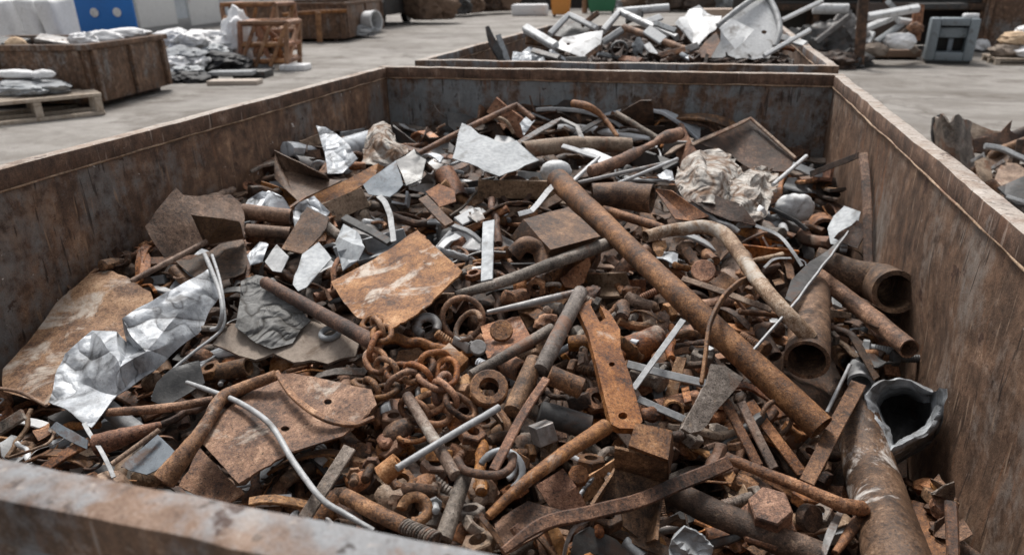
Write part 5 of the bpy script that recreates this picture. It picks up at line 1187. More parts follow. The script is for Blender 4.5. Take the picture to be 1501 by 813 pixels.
# pallet with bundles
def pallet(label, P, rot, w=1.2, d=.8, zs=1.0):
    t = empty('wooden_pallet', P, label, 'pallet', None, rot); t.scale = (1, 1, zs)
    for k in range(6): boxw('deck_board', '', '', (0, -d / 2 + .05 + (d - .1) * k / 5, .122), (w, .115, .022), WD, parent=t, bev=.004)
    for x in (-w / 2 + .06, 0, w / 2 - .06):
        boxw('stringer', '', '', (x, 0, .098), (.1, d - .01, .022), WD, parent=t, bev=.004)
        for y in (-d / 2 + .06, 0, d / 2 - .06): boxw('spacer_block', '', '', (x, y, .026), (.1, .1, .07), WD, parent=t, bev=.004)
    for y in (-d / 2 + .06, 0, d / 2 - .06): boxw('bottom_board', '', '', (0, y, .002), (w, .11, .022), WD, parent=t, bev=.004)
    return t
P0 = ground(60,176) + V3((-.35, .25, 0)); pr = math.atan2(ground(104,178).y - ground(20,186).y, ground(104,178).x - ground(20,186).x)
pallet('pale wooden pallet with grey bundles at the left edge of the photo', P0, pr + .1, 1.7, 1.2, 2.3)
blobw('grey_bundle', 'flat dark grey bundle lying on the pallet at the left edge', 'bundle', P0 + V3((-.1,.1,.41)), .6, .42, .12, GY, .25)
blobw('white_roll', 'white roll on top of the bundles at the left edge', 'roll', P0 + V3((-.35,.15,.60)), .46, .13, .07, WB, .1)
blobw('white_roll', 'short tan white roll at the right end of the bundles at the left edge', 'roll', P0 + V3((.2,.12,.61)), .15, .09, .07, WB, .15, rot=.7)
blobw('grey_bundle', 'lighter grey folded sheet on the front of the left pallet', 'bundle', P0 + V3((.05,-.15,.42)), .42, .2, .08, GS, .3)
# bulk bags, blue board, wall behind
for i, (px, w, lb) in enumerate([(16, .62, 'leftmost upright white bulk bag behind the brown left skip'), (66, .44, 'narrow upright white bulk bag between two wider ones'), (99, .40, 'leaning white bulk bag left of the blue board')]):
    p = gz(px, 40, 12.6); bm = new(); box(bm, (-w * .5, -.4, .02), (w * .5, .4, 1.62), None, .09)
    bmesh.ops.subdivide_edges(bm, edges=[e_ for e_ in bm.edges if e_.calc_length() > .25], cuts=7, use_grid_fill=True)
    for v_ in bm.verts: v_.co += V3((noise.noise(v_.co * 3 + p), noise.noise(v_.co * 3 - p), noise.noise(v_.co * 2.5))) * .05
    o = link('bulk_bag', bm, WB, None, 50, False); o.location = (p.x, p.y, 0); o.rotation_euler = (0, -.05 * i, .15); tag(o, lb, 'bulk bag', 'white bulk bags')
blobw('grey_bundle', 'pale grey sloping sheet pile left of the brown skip', 'bundle', gz(8,100,9.6) * 1 + V3((-.2, .3, -.35)), .3, .4, .55, GS, .15)
bb = empty('blue_board', V3((gz(160, 30, 12.0).x, 12.0, 0)), 'blue board with two round white spots standing behind the brown left skip', 'board'); bb.rotation_euler = (0, 0, .2)
bm = new(); box(bm, (-.62, -.03, .62), (.55, .03, 1.62), None, .02); link('panel', bm, plain('blue_board_paint', (.012, .13, .42), .5), bb, 30, False)
for x in (-.24, .22):
    bm = new(); prism(bm, V3((x, -.032, 1.36)), V3((0, -1, 0)), .085, .02, 18); link('white_spot', bm, WH, bb, 30, False)
for x in (-.5, .45):
    bm = new(); box(bm, (x - .04, -.02, 0), (x + .04, .02, .64), None, .005); link('leg', bm, DK, bb, 30, False)
bm = new(); box(bm, (-.1, -.05, .56), (.55, -.034, .66), None, .005); link('bottom_strip', bm, GS, bb, 30, False)
# long wall of the hall at the left
wa, wb = V3((-19.0, 12.0, 0)), V3((-28.5, 50.0, 0)); wd_ = (wb - wa).normalized(); wl = (wb - wa).length; wn = V3((wd_.y, -wd_.x, 0))
hall = empty('warehouse', wa, 'long warehouse wall of pale grey corrugated sheets behind the left of the yard', 'building'); hall.rotation_euler.z = math.atan2(wd_.y, wd_.x)
bm = new(); k = 0; V = []
n = int(wl / .12)
for i in range(n + 1):
    q = .035 * (1 if (i // 1) % 2 else -1); V.append((bm.verts.new((i * .12, q, .5)), bm.verts.new((i * .12, q, 6.5))))
for a, b in zip(V, V[1:]): bm.faces.new([a[0], b[0], b[1], a[1]])
bmesh.ops.solidify(bm, geom=list(bm.faces), thickness=.02)
link('wall', bm, metal('pale_corrugated_sheet', (.45, .48, .51), (.56, .585, .61), (.25, .24, .23), .2, .5, .1, .02, k=.15), hall, 20, False)
boxw('plinth', '', '', (wl / 2, .12, 0), (wl, .5, .5), plain('grey_plinth', (.28, .28, .28)), parent=hall)
WP = metal('white_door_panel', (.68, .69, .69), (.76, .77, .77), (.45, .43, .41), .15, .5, 0, .03, k=.15)
for x, w, z0 in ((7.5, 3.0, .3), (11.0, 3.2, .3), (14.6, 3.2, .3), (19.2, 3.4, .15), (25, 3.2, .3), (31, 3.4, .3)):
    boxw('door_panel', '', '', (x, -.1, z0), (w, .1, 3.4), WP, parent=hall)
    boxw('door_lintel', '', '', (x, -.12, z0 + 3.42), (w + .3, .16, .25), GP, parent=hall)
boxw('roof_edge', '', '', (wl / 2, 0, 6.5), (wl + .4, .6, .35), GP, parent=hall)
# white sacks and slabs right of the left skip
def pileat(px, py, dz=0): p = ground(px, py); return p + V3((0, 0, dz))
SG = 'white sacks piled by the left skip'
pp = ground(290, 122)
for (px, py, Y, rx, ry, rz, m, lb, rt) in [
   (352,62,15.2,.42,.45,.62,WB,'tall bulging white sack beside the orange frames',.2),
   (300,62,15.0,.75,.5,.24,WB,'long white sack draped over the top of the pile left of the tall sack',-.15),
   (262,58,14.2,.45,.45,.2,WB,'white sack sloping down to the brown left skip',-.4),
   (318,78,14.4,.38,.35,.16,GS,'small grey white sack in the middle of the sack pile',0),
   (265,82,13.6,.5,.4,.16,GY,'dark grey sack under the sloping white sack',0),
   (258,92,13.2,.26,.3,.13,WB,'small white sack at the left foot of the pile',.1),
   (292,90,13.6,.25,.3,.11,WB,'second small white sack low in the middle of the pile',.1),
   (330,92,14.0,.55,.4,.2,BS,'black sack under the tall white sack',0),
   (275,104,13.0,.3,.3,.1,GS,'pale grey crumpled sack near the front of the pile',.2),
   (285,116,12.7,.45,.35,.14,BS,'black bag lying in front of the sack pile',.1),
   (258,118,12.5,.25,.3,.12,BS,'small black bag at the left front of the sack pile',.1),
   (388,98,14.8,.17,.17,.2,GS,'small round grey bundle at the right foot of the sack pile',0)]:
    p = gz(px, py, Y); blobw('sack', lb, 'sack', p, rx, ry, rz, m, .42, 3.2, rt, 'sacks piled right of the brown left skip', .1)
boxw('flat_slab', 'tan flat slab lying in front of the sack pile', 'slab', ground(345,124), (1.0, .35, .09), plain('tan_slab', (.42, .36, .31), .8), .25)
boxw('flat_slab', 'grey flat slab on top of the tan slab by the sack pile', 'slab', ground(338,118) + V3((0, .1, .1)), (.9, .4, .08), GY, .3)
boxw('flat_slab', 'dark flat slab right of the tan slab by the sack pile', 'slab', ground(372,113), (.7, .5, .14), DK, .2)
boxw('white_slab', 'white foam slab lying alone on the yard right of the orange frames', 'slab', ground(434,103), (.62, .45, .14), WB, .15, bev=.05)
# orange steel frames
OF = rust('orange_frame_steel', [(0, (.06,.024,.012)), (.4, (.22,.092,.042)), (1, (.42,.21,.11))], var=.2, k=.3)
def frame(label, p, w, d, h, rot, lean=0.0, seed=1):
    t = empty('steel_stillage', p, label, 'frame', 'orange steel frames leaning by the sacks', rot); r2 = random.Random(seed)
    def bar(nm, a, b, w_=.08):
        bm = new(); strip(bm, resample([V3(a), V3(b)], .3), w_ * 1.45, w_ * 1.2, V3((.3, .4, 1))); link(nm, bm, OF, t, 30, False)
    for x in (-w / 2, w / 2):
        for y in (-d / 2, d / 2): bar('post', (x, y, 0), (x + lean, y, h), .09)
    for z in (.2, h * .55, h):
        q = lean * z / h
        bar('rail', (-w / 2 + q, -d / 2, z), (w / 2 + q, -d / 2, z)); bar('rail', (-w / 2 + q, d / 2, z), (w / 2 + q, d / 2, z))
        bar('rail', (-w / 2 + q, -d / 2, z), (-w / 2 + q, d / 2, z)); bar('rail', (w / 2 + q, -d / 2, z), (w / 2 + q, d / 2, z))
    for k in range(3): bar('brace', (-w / 2 + w * k / 3, -d / 2 - .05, .1), (-w / 2 + w * (k + 1) / 3 + lean, -d / 2 - .05, h * .95), .07)
    bar('brace', (w / 2, -d / 2, .1), (w / 2 + lean, d / 2, h), .08)
    return t
frame('orange rusty steel frame standing left behind the tall white sack', ground(352,92) + V3((-.3, 1.6, 0)), 1.5, 1.1, 1.35, .1, .0, 3)
frame('orange rusty steel frame leaning right next to the white slab on the ground', ground(398,100), 1.05, 1.0, 1.02, .25, .12, 4)
for i, (a, b, lb) in enumerate([((378,40,15.0),(398,100,14.9),'thick orange beam propped upright on the front of the leaning frame'), ((384,38,14.9),(414,64,15.0),'orange beam sloping down right over the leaning frame'), ((404,56,14.9),(416,102,15.0),'orange beam standing at the right corner of the leaning frame'), ((330,28,16.0),(384,34,15.4),'orange beam lying across the tops of both frames')]):
    bm = new(); strip(bm, resample([gz(*a), gz(*b)], .3), .13, .11, V3((.2, .5, 1))); o = link('orange_bar', bm, OF, None, 30); tag(o, lb, 'metal bar')
rq = random.Random(9)
for i, lb in enumerate(['orange beam end sticking up left in the leaning frame', 'rusty beam slanting through the middle of the leaning frame', 'short orange beam low in the leaning frame', 'rusty beam slanting behind the right corner of the leaning frame', 'orange beam lying flat on top of the leaning frame']):
    x = 380 + i * 8; a = [1.2, .8, .2, 1.9, .05][i]; q = [26, 30, 14, 28, 18][i]; y = [62, 70, 88, 66, 45][i]
    bm = new(); strip(bm, resample([gz(x - q * math.cos(a), y + q * math.sin(a), 15.1), gz(x + q * math.cos(a), y - q * math.sin(a), 15.5)], .3), .12, .1, V3((.2, .5, 1))); tag(link('orange_bar', bm, OF, None, 30), lb, 'metal bar')
blobw('tangled_scrap', 'dark tangle of scrap between the tall sack and the orange frames', 'scrap', ground(382,96) + V3((-.25, .5, .3)), .5, .5, .4, RD, .5, 4)
# dark skip with an orange rail, white pipes, truck body, bale
A2 = ground(512,60); B2 = A2 + V3((-1.2, 5.5, 0)); C2 = A2 + V3((-3.6, -1.6, 0))
skip_small('dark brown skip with an orange rail behind the orange frames', A2, B2, C2, 1.25, SK_B)
bm = new(); strip(bm, resample([gz(415,22,22.0), gz(462,18,22.3), gz(508,16,22.8)], .4), .14, .12, V3((0, 0, 1))); tag(link('orange_rail', bm, OF, None, 30), 'orange rail lying along the top of the dark brown skip', 'rail')
bm = new(); strip(bm, resample([gz(466,18,22.0), gz(469,62,22.0)], .3), .17, .12, V3((0, -1, 0))); tag(link('orange_post', bm, OF, None, 30), 'orange post leaning on the front of the dark brown skip', 'post')
bm = new(); tube(bm, resample([gz(505,34,25), gz(543,32,25)], .3), .22, 14, .85); tag(link('white_pipe', bm, WH, None, 50), 'white pipe section lying right of the dark brown skip, thinner one', 'pipe')
bm = new(); tube(bm, resample([gz(538,32,24.9), gz(552,31,24.8)], .1), .36, 16, .85); tag(link('white_pipe', bm, WH, None, 50), 'short wide white pipe end right of the thinner white pipe', 'pipe')
blobw('grey_bundle', 'grey heap under the white pipes right of the dark brown skip', 'bundle', gz(520,46,24.6), .9, .5, .22, GY, .3)
tr = empty('truck_trailer', ground(548,36), 'dark trailer body with a pale band far behind the white pipes', 'trailer', None, .1)
boxw('body', '', '', (0, 0, .5), (3.0, 5.0, 2.4), DK, parent=tr); boxw('side_band', '', '', (0, -2.53, 1.05), (2.9, .06, .42), GS, parent=tr); boxw('roof_edge', '', '', (0, 0, 2.902), (3.2, 5.2, .15), GS, parent=tr)
for x in (-1.1, 1.1):
    bm = new(); tube(bm, [V3((x - .15, -2.2, .48)), V3((x + .15, -2.2, .48))], .47, 18, .5); link('wheel', bm, BK, tr, 40, False)
    bm = new(); tube(bm, [V3((x - .15, 1.8, .48)), V3((x + .15, 1.8, .48))], .47, 18, .5); link('wheel', bm, BK, tr, 40, False)
blobw('scrap_bale', 'large brown scrap bale right of the dark trailer', 'bale', ground(622,36) + V3((0, .9, .85)), 1.35, 1.0, 1.0, BN, .3, 3.5)
for i, (px, py, r, m, lb) in enumerate([(680,24,.85,BN,'small brown bale left in the far row'),(708,22,1.0,RD,'dark bale second in the far row'),(735,21,.95,BN,'brown bale third in the far row'),(662,26,.8,DK,'blackish bale right beside the large brown bale'),(785,15,1.3,DK,'dark bale behind the white block'),(690,12,1.2,GY,'pale grey bale behind the far row at its left'),(748,12,1.2,GY,'pale grey bale behind the far row at its right')]):
    p = ground(px, py); blobw('scrap_bale', lb, 'bale', p + V3((0, r, r * .8)), r * 1.1, r, r * .95, m, .3, 3, 0, 'far row of bales')
boxw('white_block', 'white block lying in front of the far row of bales', 'block', ground(777,23), (2.0, 1.2, .62), WB, .05, bev=.12)
def bin_(label, px, py, w, h, mat):
    p = ground(px, py); t = empty('waste_bin', p, label, 'waste bin', None, .1)
    bm = new(); vs = []
    for z, s in ((.12, .82), (h * .9, 1.0)):
        vs.append([bm.verts.new((x * w / 2 * s, y * w * .45 * s, z)) for x, y in ((-1, -1), (1, -1), (1, 1), (-1, 1))])
    for k in range(4): bm.faces.new([vs[0][k], vs[0][(k + 1) % 4], vs[1][(k + 1) % 4], vs[1][k]])
    bm.faces.new(vs[0][::-1]); bm.faces.new(vs[1]); bmesh.ops.bevel(bm, geom=list(bm.edges), offset=.06, segments=3, affect='EDGES')
    link('body', bm, mat, t, 40, False); boxw('lid', '', '', (0, 0, h * .9 + .003), (w * 1.06, w, .1), mat, parent=t, bev=.03)
    for x in (-1, 1):
        bm = new(); tube(bm, [V3((x * w * .36 - .06, w * .3, .12)), V3((x * w * .36 + .06, w * .3, .12))], .118, 14); link('wheel', bm, BK, t, 40, False)
    return t
bin_('orange waste bin far behind the second skip', 822, 25, 1.1, 1.5, plain('orange_bin', (.60, .25, .055), .5, dirt=.1))
bin_('green waste bin right of the orange bin far behind the second skip', 882, 20, 1.75, 1.4, plain('green_bin', (.035, .17, .085), .5, dirt=.15))
bm = new(); strip(bm, [ground(857,20), ground(857,20) + V3((0, 0, 1.0)), ground(857,20) + V3((0, 0, 2.0))], .3, .3, V3((0, -1, 0))); tag(link('orange_bollard', bm, OF, None, 30), 'orange post between the orange bin and the green bin', 'post')
boxw('tan_crate', 'tan crate standing far behind the white sheets of the second skip', 'crate', gz(1046, 13, 26.0) + V3((0, 0, -1.2)), (1.3, 1.0, 1.2), plain('tan_crate', (.42, .32, .25)), .05)
# dark fence closing the yard at the back
fa, fb = V3((-30, 52, 0)), V3((22, 50, 0))
fn = empty('sheet_fence', fa, 'dark sheet metal fence closing the far side of the yard', 'fence'); fd_ = (fb - fa).normalized(); fn.rotation_euler.z = math.atan2(fd_.y, fd_.x)
bm = new(); V = []
for i in range(int((fb - fa).length / .25) + 1): q = .05 * (1 if i % 2 else -1); V.append((bm.verts.new((i * .25, q, .05)), bm.verts.new((i * .25, q, 3.2))))
for a, b in zip(V, V[1:]): bm.faces.new([a[0], b[0], b[1], a[1]])
bmesh.ops.solidify(bm, geom=list(bm.faces), thickness=.02); link('sheeting', bm, plain('dark_fence', (.045, .042, .04), .7, 0, .4, .3), fn, 20, False)
for i in range(14): boxw('post', '', '', (i * 4, .2, 0), (.14, .14, 3.3), RD, parent=fn)
r3 = random.Random(4)
for i in range(14):
    px = 915 + i * 17; p = ground(px, 17 + r3.uniform(-3, 3)); r = r3.uniform(.8, 1.3); m, c = r3.choice([(BN, 'brown'), (DK, 'blackish'), (RD, 'dark rusty'), (GY, 'grey')])
    blobw('scrap_bale', f'{c} bale in the far row behind the second skip, {["first","second","third","fourth","fifth","sixth","seventh","eighth","ninth","tenth","eleventh","twelfth","thirteenth","last"][i]} from the green bin', 'bale', p + V3((0, r, r * .7)), r * 1.2, r, r * .9, m, .35, 3, 0, 'bales behind the second skip')
# right side of the yard
sh_y = 22.5
sr = empty('storage_rack', V3((2.6, 21.5, 0)), 'dark steel rack with rusty posts at the right behind the second skip', 'rack')
for x in (-1.6, 0, 1.65, 4.3, 6.9):
    boxw('post', '', '', (x, 0, 0), (.16, .16, 3.2), RD if x < 1 else RB, parent=sr)
    boxw('post', '', '', (x, 1.4, 0), (.16, .16, 3.2), RD, parent=sr)
boxw('back_sheet', '', '', (2.65, 1.56, .02), (9.6, .04, 3.3), plain('dark_rack_sheet', (.05, .042, .037), .7), parent=sr)
for z in (1.0, 2.1, 3.1):
    boxw('shelf_beam', '', '', (2.65, -.1, z), (8.7, .1, .16), RD, parent=sr); boxw('shelf_board', '', '', (2.65, .7, z + .165), (8.7, 1.3, .05), DK, parent=sr)
dkp = [(1150,80,17.5,.55,.4,.35,DK,'blackish lump low at the left foot of the dark rack'),(1195,70,17.8,.7,.5,.5,DK,'large dark machine part heap left of the rusty rack post'),(1228,60,18.2,.55,.45,.5,ST,'grey tangled lump just left of the rusty rack post'),(1215,92,17.0,.5,.4,.22,RD,'dark rusty lump on the ground left of the rusty rack post'),(1240,92,17.2,.4,.35,.25,DK,'blackish lump at the foot of the rusty rack post')]
for (px, py, Y, rx, ry, rz, m, lb) in dkp: blobw('scrap_lump', lb, 'scrap', gz(px, py, Y), rx, ry, rz, m, .45, 3.5)
bm = new(); strip(bm, resample([gz(1267,-10,17.0), gz(1258,98,17.0)], .4), .2, .16, V3((0, -1, 0))); tag(link('steel_post', bm, RD, None, 30), 'leaning dark rusty steel post left of the white plank pile', 'post')
bm = new(); strip(bm, resample([gz(1196,62,17.2), gz(1245,24,17.4)], .4), .12, .1, V3((0, -1, 0))); tag(link('grey_bar', bm, ST, None, 30), 'grey beam sloping up over the dark heap left of the dark post', 'metal bar')
bm = new(); tube(bm, resample([gz(1192,13,18.0), gz(1243,13,18.0)], .3), .11, 10); tag(link('white_tube', bm, WH, None, 40), 'white tube lying on the dark heap left of the dark post', 'tube')
PLK = 'white planks and pipes piled left of the grey cabinet'
pls = [((1272,25),(1346,12),.17,WH,'thick white plank on top of the pile left of the grey cabinet'),((1264,44),(1312,24),.15,WH,'white plank second from the top sloping left in the pile'),((1284,62),(1322,36),.13,GS,'grey plank sloping steeply in the middle of the pile'),((1296,70),(1330,44),.12,TP,'tan grey plank below the grey sloping plank'),((1268,66),(1276,50),.2,WH,'short upright white piece at the left of the plank pile'),((1316,30),(1342,34),.14,WH,'short white plank end at the right of the plank pile'),((1302,3),(1312,14),.12,GS,'small pale post on top of the plank pile'),((1320,54),(1342,74),.16,TP,'tan curved piece low at the right of the plank pile')]
for i, (a, b, w, m, lb) in enumerate(pls):
    Y = 17.6 + .08 * i; bm = new(); strip(bm, resample([gz(*a, Y), gz(*b, Y + .3)], .3), w, w * .8, V3((0, -.6, 1))); tag(link('plank', bm, m, None, 30), lb, 'plank', PLK)
blobw('white_sack', 'pale rounded sack at the bottom of the plank pile', 'sack', gz(1318,62,17.7), .32, .3, .2, WB, .2)
blobw('white_sack', 'tan rounded sack at the left bottom of the plank pile', 'sack', gz(1280,74,17.6), .3, .3, .16, TP, .2)
blobw('scrap_lump', 'orange rusty lump at the right of the plank pile', 'scrap', gz(1342,42,17.9), .16, .2, .13, RO, .3)
bm = new(); strip(bm, resample([gz(1347,8,18.2), gz(1341,60,18.0)], .3), .2, .12, V3((0, -1, 0))); tag(link('rusty_post', bm, RO, None, 30), 'orange brown post at the right end of the plank pile', 'post')
cr = empty('wooden_crate', ground(1303,88), 'low brown crate base carrying the white plank pile', 'crate', None, .05)
boxw('base', '', '', (0, .5, .06), (1.35, 1.0, .16), plain('brown_crate_wood', (.2, .13, .09)), parent=cr)
for x in (-.55, 0, .55): boxw('runner', '', '', (x, .5, 0), (.1, .95, .06), RD, parent=cr)
boxw('back_panel', '', '', (0, 1.0, .22), (1.35, .05, 1.0), plain('dark_crate_wood', (.07, .05, .04)), parent=cr)
# grey cabinet
cp = ground(1388, 94); gb = empty('grey_cabinet', cp, 'blue grey metal cabinet with a square opening at the right', 'cabinet', None, -.16)
CM = metal('blue_grey_cabinet_paint', (.15, .18, .20), (.21, .24, .26), (.08, .08, .08), .2, .5, .0, .05, k=.4)
w, h = 1.36, 1.36; gb.scale = (.68, .68, .70)
boxw('side_panel', '', '', (-w / 2 + .14, .4, .1), (.28, .9, h - .1), CM, parent=gb, bev=.05); boxw('side_panel', '', '', (w / 2 - .14, .4, .1), (.28, .9, h - .1), CM, parent=gb, bev=.05)
boxw('top_panel', '', '', (0, .4, h - .22), (w - .562, .895, .22), CM, parent=gb, bev=.03); boxw('bottom_panel', '', '', (0, .4, .1), (w - .562, .895, .26), CM, parent=gb, bev=.03)
boxw('back_panel', '', '', (0, .7, .362), (w - .564, .06, h - .584), DK, parent=gb); boxw('drawer_front', '', '', (0, .2, .78), (w - .57, .08, .3), CM, parent=gb, bev=.02)
boxw('inner_post', '', '', (.0, .3, .362), (.14, .1, .4), GP, parent=gb); boxw('base', '', '', (0, .42, 0), (w - .1, .8, .098), BK, parent=gb)
boxw('white_foam', 'small white foam piece lying on the right end of the grey cabinet', 'foam', cp + V3((.3, .15, h * .7 + .003)), (.28, .2, .09), WB, .2, bev=.04)
boxw('dark_board', 'dark flat board lying on boxes behind the grey cabinet', 'board', cp + V3((-.1, 1.3, 1.1)), (1.1, .6, .12), DK, 0)
# brown container at the right edge with sacks, pallet with sacks
A3 = ground(1437, 78); skip_small('brown rusty skip at the right edge of the photo, piled with white sacks', A3 + V3((0, .4, 0)), A3 + V3((.4, 4.6, 0)), A3 + V3((5.2, -.1, 0)), 1.62, SK_B)
for i, (x, y, rx) in enumerate([(.5, 1.5, .55), (1.6, 1.4, .65), (2.7, 1.5, .6), (3.8, 1.4, .6)]):
    blobw('white_sack', ['first', 'second', 'third', 'fourth'][i] + ' white sack from the left on top of the brown skip at the right edge', 'sack', A3 + V3((x, y, 1.62)), rx, .5, .3, WB, .25, 2.4, 0, 'white sacks on the right skip')
fill_mound('scrap_fines', A3.x + .3, A3.x + 5, A3.y + .6, A3.y + 4.2, lambda x, y: 1.4, 'dark scrap filling the brown skip at the right edge', RD, 100, (.2, .5))
P4 = ground(1490, 96) + V3((.45, .5, 0)); pallet('pale wooden pallet with white and tan sacks at the right edge', P4, -.05, 1.7, 1.1)
for (x, y, z, rx, rz, m, lb) in [(-.6,-.1,.26,.28,.15,TP,'tan sack at the left end of the right pallet'),(-.15,-.2,.25,.35,.13,WB,'white sack low in the middle of the right pallet'),(-.35,.05,.5,.36,.16,CB,'tan white sack on top at the left of the right pallet'),(.1,.05,.48,.36,.14,SL,'pale grey sack on top in the middle of the right pallet'),(.35,-.1,.3,.36,.15,GS,'grey white sack low at the right of the right pallet'),(-.1,.2,.66,.3,.12,WB,'topmost white sack on the right pallet')]:
    blobw('sack', lb, 'sack', P4 + V3((x, y, z)), rx, .3, rz, m, .28, 2.6, .3, 'sacks on the right pallet')
blobw('white_sack', 'small white bag on the ground between the grey cabinet and the right pallet', 'bag', ground(1436, 76) + V3((0, 0, .15)), .2, .2, .16, WB, .25)
# scrap pile on the ground right of the big skip
Z5 = lambda px, py, Y, m=0: ydep(px, py, Y)
k5 = dict(surf=Z5)
h5 = lambda x, y: .55 * max(0, 1 - ((x - 3.1) / 1.2) ** 2 - ((y - 5.8) / 1.3) ** 2)
fill_mound('scrap_fines', 2.0, 4.2, 4.6, 7.0, h5, 'dark tangle of scrap on the ground right of the big skip', RD, 500, (.12, .4))
FACETS('rolled_sheet', 'brown rolled sheet standing at the left of the ground pile right of the skip', S, [(1371,171,6.45),(1384,168,6.15),(1393,177,6.1),(1403,168,6.15),(1420,178,6.4),(1430,262,6.2),(1402,285,5.9),(1386,280,5.9),(1372,262,6.3)], [(0,1,7,8),(1,2,6,7),(2,3,6),(3,4,5,6)], RG, th=.02, nz=.03, surf=Z5)
SHEET('dark_sheet', 'black torn edge of sheet at the far left of the ground pile', S, [(1368,205,6.32),(1369,172,6.42),(1379,167,6.45),(1382,200,6.4),(1378,215,6.3)], DK, th=.02, **k5)
SHEET('dark_sheet', 'dark curved sheet with a pointed tip in the ground pile right of the skip', S, [(1424,208,5.9),(1440,200,5.95),(1465,196,5.95),(1478,182,6.0),(1483,177,6.0),(1480,192,6.0),(1510,205,6.0),(1510,222,5.9),(1470,222,5.8),(1430,222,5.8)], RD, th=.02, wave=.04, **k5)
SHEET('tan_sheet', 'tan sheet behind the dark pointed sheet in the ground pile', S, [(1416,175,6.5),(1440,186,6.5),(1470,193,6.5),(1510,196,6.5),(1510,208,6.4),(1425,206,6.4)], RT, th=.02, **k5)
BAR('bent_profile', 'white bent profile strip across the ground pile right of the skip', 'metal strip', [(1443,214,5.6),(1468,218,5.6),(1490,228,5.55),(1520,242,5.5)], 8, .03, SL, **k5)
BAR('bent_profile', 'pale angle strip below the white profile in the ground pile', 'metal strip', [(1424,238,5.6),(1442,226,5.6),(1444,252,5.5),(1472,236,5.5)], 6, .02, ST, sm=False, **k5)
SHEET('tan_sheet', 'tan plate low in the ground pile beside the skip rim', S, [(1430,236,5.5),(1448,228,5.6),(1455,262,5.4),(1440,268,5.3)], RT, th=.015, **k5)
SHEET('tan_sheet', 'brown tan plate right of the low tan plate in the ground pile', S, [(1458,262,5.3),(1468,240,5.5),(1490,240,5.5),(1510,252,5.4),(1505,262,5.3),(1470,275,5.2)], RT, th=.015, **k5)
ROD('rusty_pipe', 'brown pipe leaning across the middle of the ground pile right of the skip', PI_, [(1428,252,5.75),(1462,222,5.7),(1506,206,5.8)], 7, RB, wall=.8, sm=False, **k5)
BAR('flat_bar', 'dark rusty bar standing up out of the ground pile at the right edge', BR, [(1484,262,5.5),(1496,205,5.6)], 9, .03, RD, sm=False, **k5)
SHEET('rusty_plate', 'jagged rusty plate in the middle of the ground pile', S, [(1440,232,5.7),(1452,215,5.75),(1466,226,5.7),(1480,212,5.75),(1488,240,5.6),(1462,250,5.55)], RB, th=.012, crumple=.004, cf=3, facet=(18, .04), **k5)
SHEET('dark_sheet', 'black sheet at the bottom of the ground pile beside the skip rim', S, [(1462,275,5.1),(1500,258,5.2),(1520,262,5.2),(1520,300,4.9),(1490,300,4.9)], DK, th=.015, **k5)
BAR('bent_profile', 'bright strip at the lower right of the ground pile', 'metal strip', [(1475,288,4.95),(1500,296,4.9),(1520,302,4.9)], 6, .02, SL, **k5)
ROD('rusty_pipe', 'dark rusty pipe sticking out of the top of the ground pile at the right edge', PI_, [(1452,214,6.0),(1515,188,6.2)], 8, RD, wall=.8, **k5)
ROD('rusty_pipe', 'brown pipe lying low in the ground pile beside the skip rim', PI_, [(1420,262,5.7),(1500,282,5.3)], 9, RB, wall=.8, **k5)
# ------------------------------------------------------------------ buried scrap: pieces nothing can be seen of join the uncountable mass
from mathutils.bvhtree import BVHTree
bpy.context.view_layer.update(); shown = set(); bv_, bf_, own = [], [], []
for o in bpy.data.objects:
    if o.type != 'MESH': continue
    top = o
    while top.parent: top = top.parent
    me = o.data; n0 = len(bv_); k = len(me.vertices)
    if not k or top.name.startswith('yard'): continue
    a = np.empty(k * 3, dtype=np.float32); me.vertices.foreach_get('co', a); a = a.reshape(-1, 3); M = np.array(o.matrix_world); a = a @ M[:3, :3].T + M[:3, 3]
    if a[:, 1].min() > 4.6: continue
    bv_.extend(a.tolist()); fs = [[n0 + q for q in f.vertices] for f in me.polygons]; bf_.extend(fs); own.extend([top.name] * len(fs))
tree = BVHTree.FromPolygons(bv_, bf_)
for j in range(90, 554, 2):
    for i in range(0, 1024, 2):
        d = ray((i + .5) * 1501 / 1024, (j + .5) * 813 / 554); _, _, ix, _ = tree.ray_cast(CAM + d * .1, d.normalized())
        if ix is not None: shown.add(own[ix])
del tree, bv_, bf_, own
Vs, Fs, Ms, mats_ = [], [], [], []
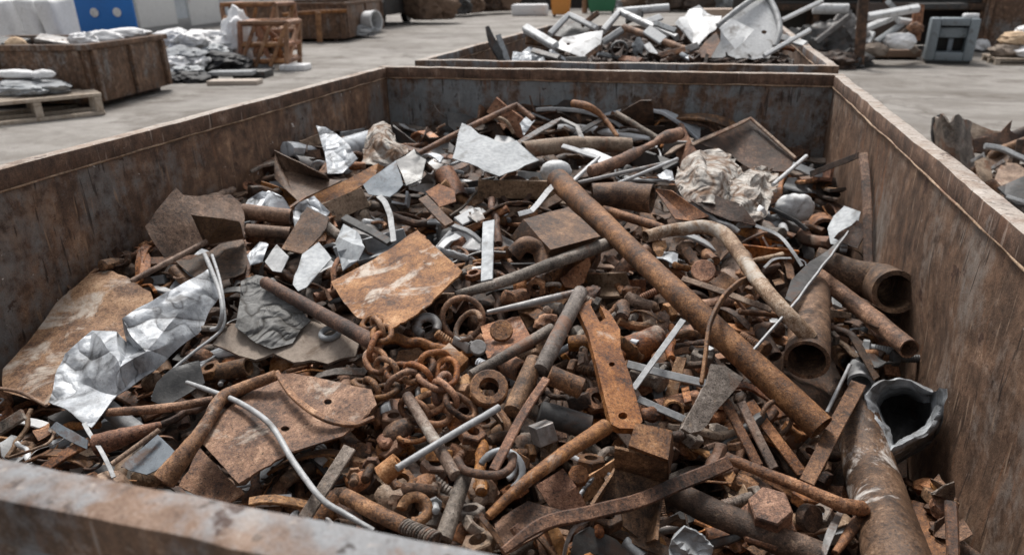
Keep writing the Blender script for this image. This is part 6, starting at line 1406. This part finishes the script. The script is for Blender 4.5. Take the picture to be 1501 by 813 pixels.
for nm in [o.name for o in SMALL if o.name not in shown]:
    o = bpy.data.objects[nm]; qs = [o] if o.type == 'MESH' else list(o.children)
    for q in qs:
        mw = q.matrix_world.copy(); b0 = len(Vs); mt = q.material_slots[0].material
        if mt not in mats_: mats_.append(mt)
        Vs.extend(tuple(mw @ v.co) for v in q.data.vertices)
        for f in q.data.polygons: Fs.append([b0 + k for k in f.vertices]); Ms.append(mats_.index(mt))
    for q in qs + ([o] if o not in qs else []): bpy.data.objects.remove(q)
me = bpy.data.meshes.new('buried_scrap'); me.from_pydata(Vs, [], Fs)
for m_ in mats_: me.materials.append(m_)
me.polygons.foreach_set('material_index', Ms); me.polygons.foreach_set('use_smooth', [True] * len(Fs)); me.set_sharp_from_angle(angle=R(38))
o = bpy.data.objects.new('buried_scrap', me); col.objects.link(o); tag(o, 'rusty scrap buried under the top pieces of the heap', 'scrap', None, 'stuff')
# ------------------------------------------------------------------ overcast daylight
w = bpy.data.worlds.new('World'); sc.world = w; w.use_nodes = True; nt = w.node_tree; nt.nodes.clear()
SUN_EL, SUN_AZ = R(58), R(-30)      # azimuth measured from +y towards +x
sky = nt.nodes.new('ShaderNodeTexSky'); sky.sky_type = 'NISHITA'; sky.sun_disc = False; sky.sun_elevation = SUN_EL; sky.sun_rotation = SUN_AZ
sky.air_density = 1.0; sky.dust_density = 4.0; sky.ozone_density = 1.0
hs = nt.nodes.new('ShaderNodeHueSaturation'); hs.inputs['Saturation'].default_value = .18
bg = nt.nodes.new('ShaderNodeBackground'); bg.inputs['Strength'].default_value = .105; wo = nt.nodes.new('ShaderNodeOutputWorld')
nt.links.new(sky.outputs[0], hs.inputs['Color']); nt.links.new(hs.outputs[0], bg.inputs[0]); nt.links.new(bg.outputs[0], wo.inputs[0])
sl = bpy.data.lights.new('sun', 'SUN'); sl.energy = 2.1; sl.angle = R(13); sl.color = (1, .96, .91)
so_ = bpy.data.objects.new('sun', sl); col.objects.link(so_)
sd = Vector((math.sin(SUN_AZ) * math.cos(SUN_EL), math.cos(SUN_AZ) * math.cos(SUN_EL), math.sin(SUN_EL)))
so_.rotation_euler = sd.to_track_quat('Z', 'Y').to_euler()
sc.view_settings.view_transform = 'Standard'; sc.view_settings.look = 'None'; sc.view_settings.exposure = 0.74; sc.view_settings.gamma = 1
sc.render.engine = 'CYCLES'; sc.cycles.max_bounces = 5; sc.cycles.diffuse_bounces = 3; sc.cycles.glossy_bounces = 3
sc.cycles.use_denoising = True
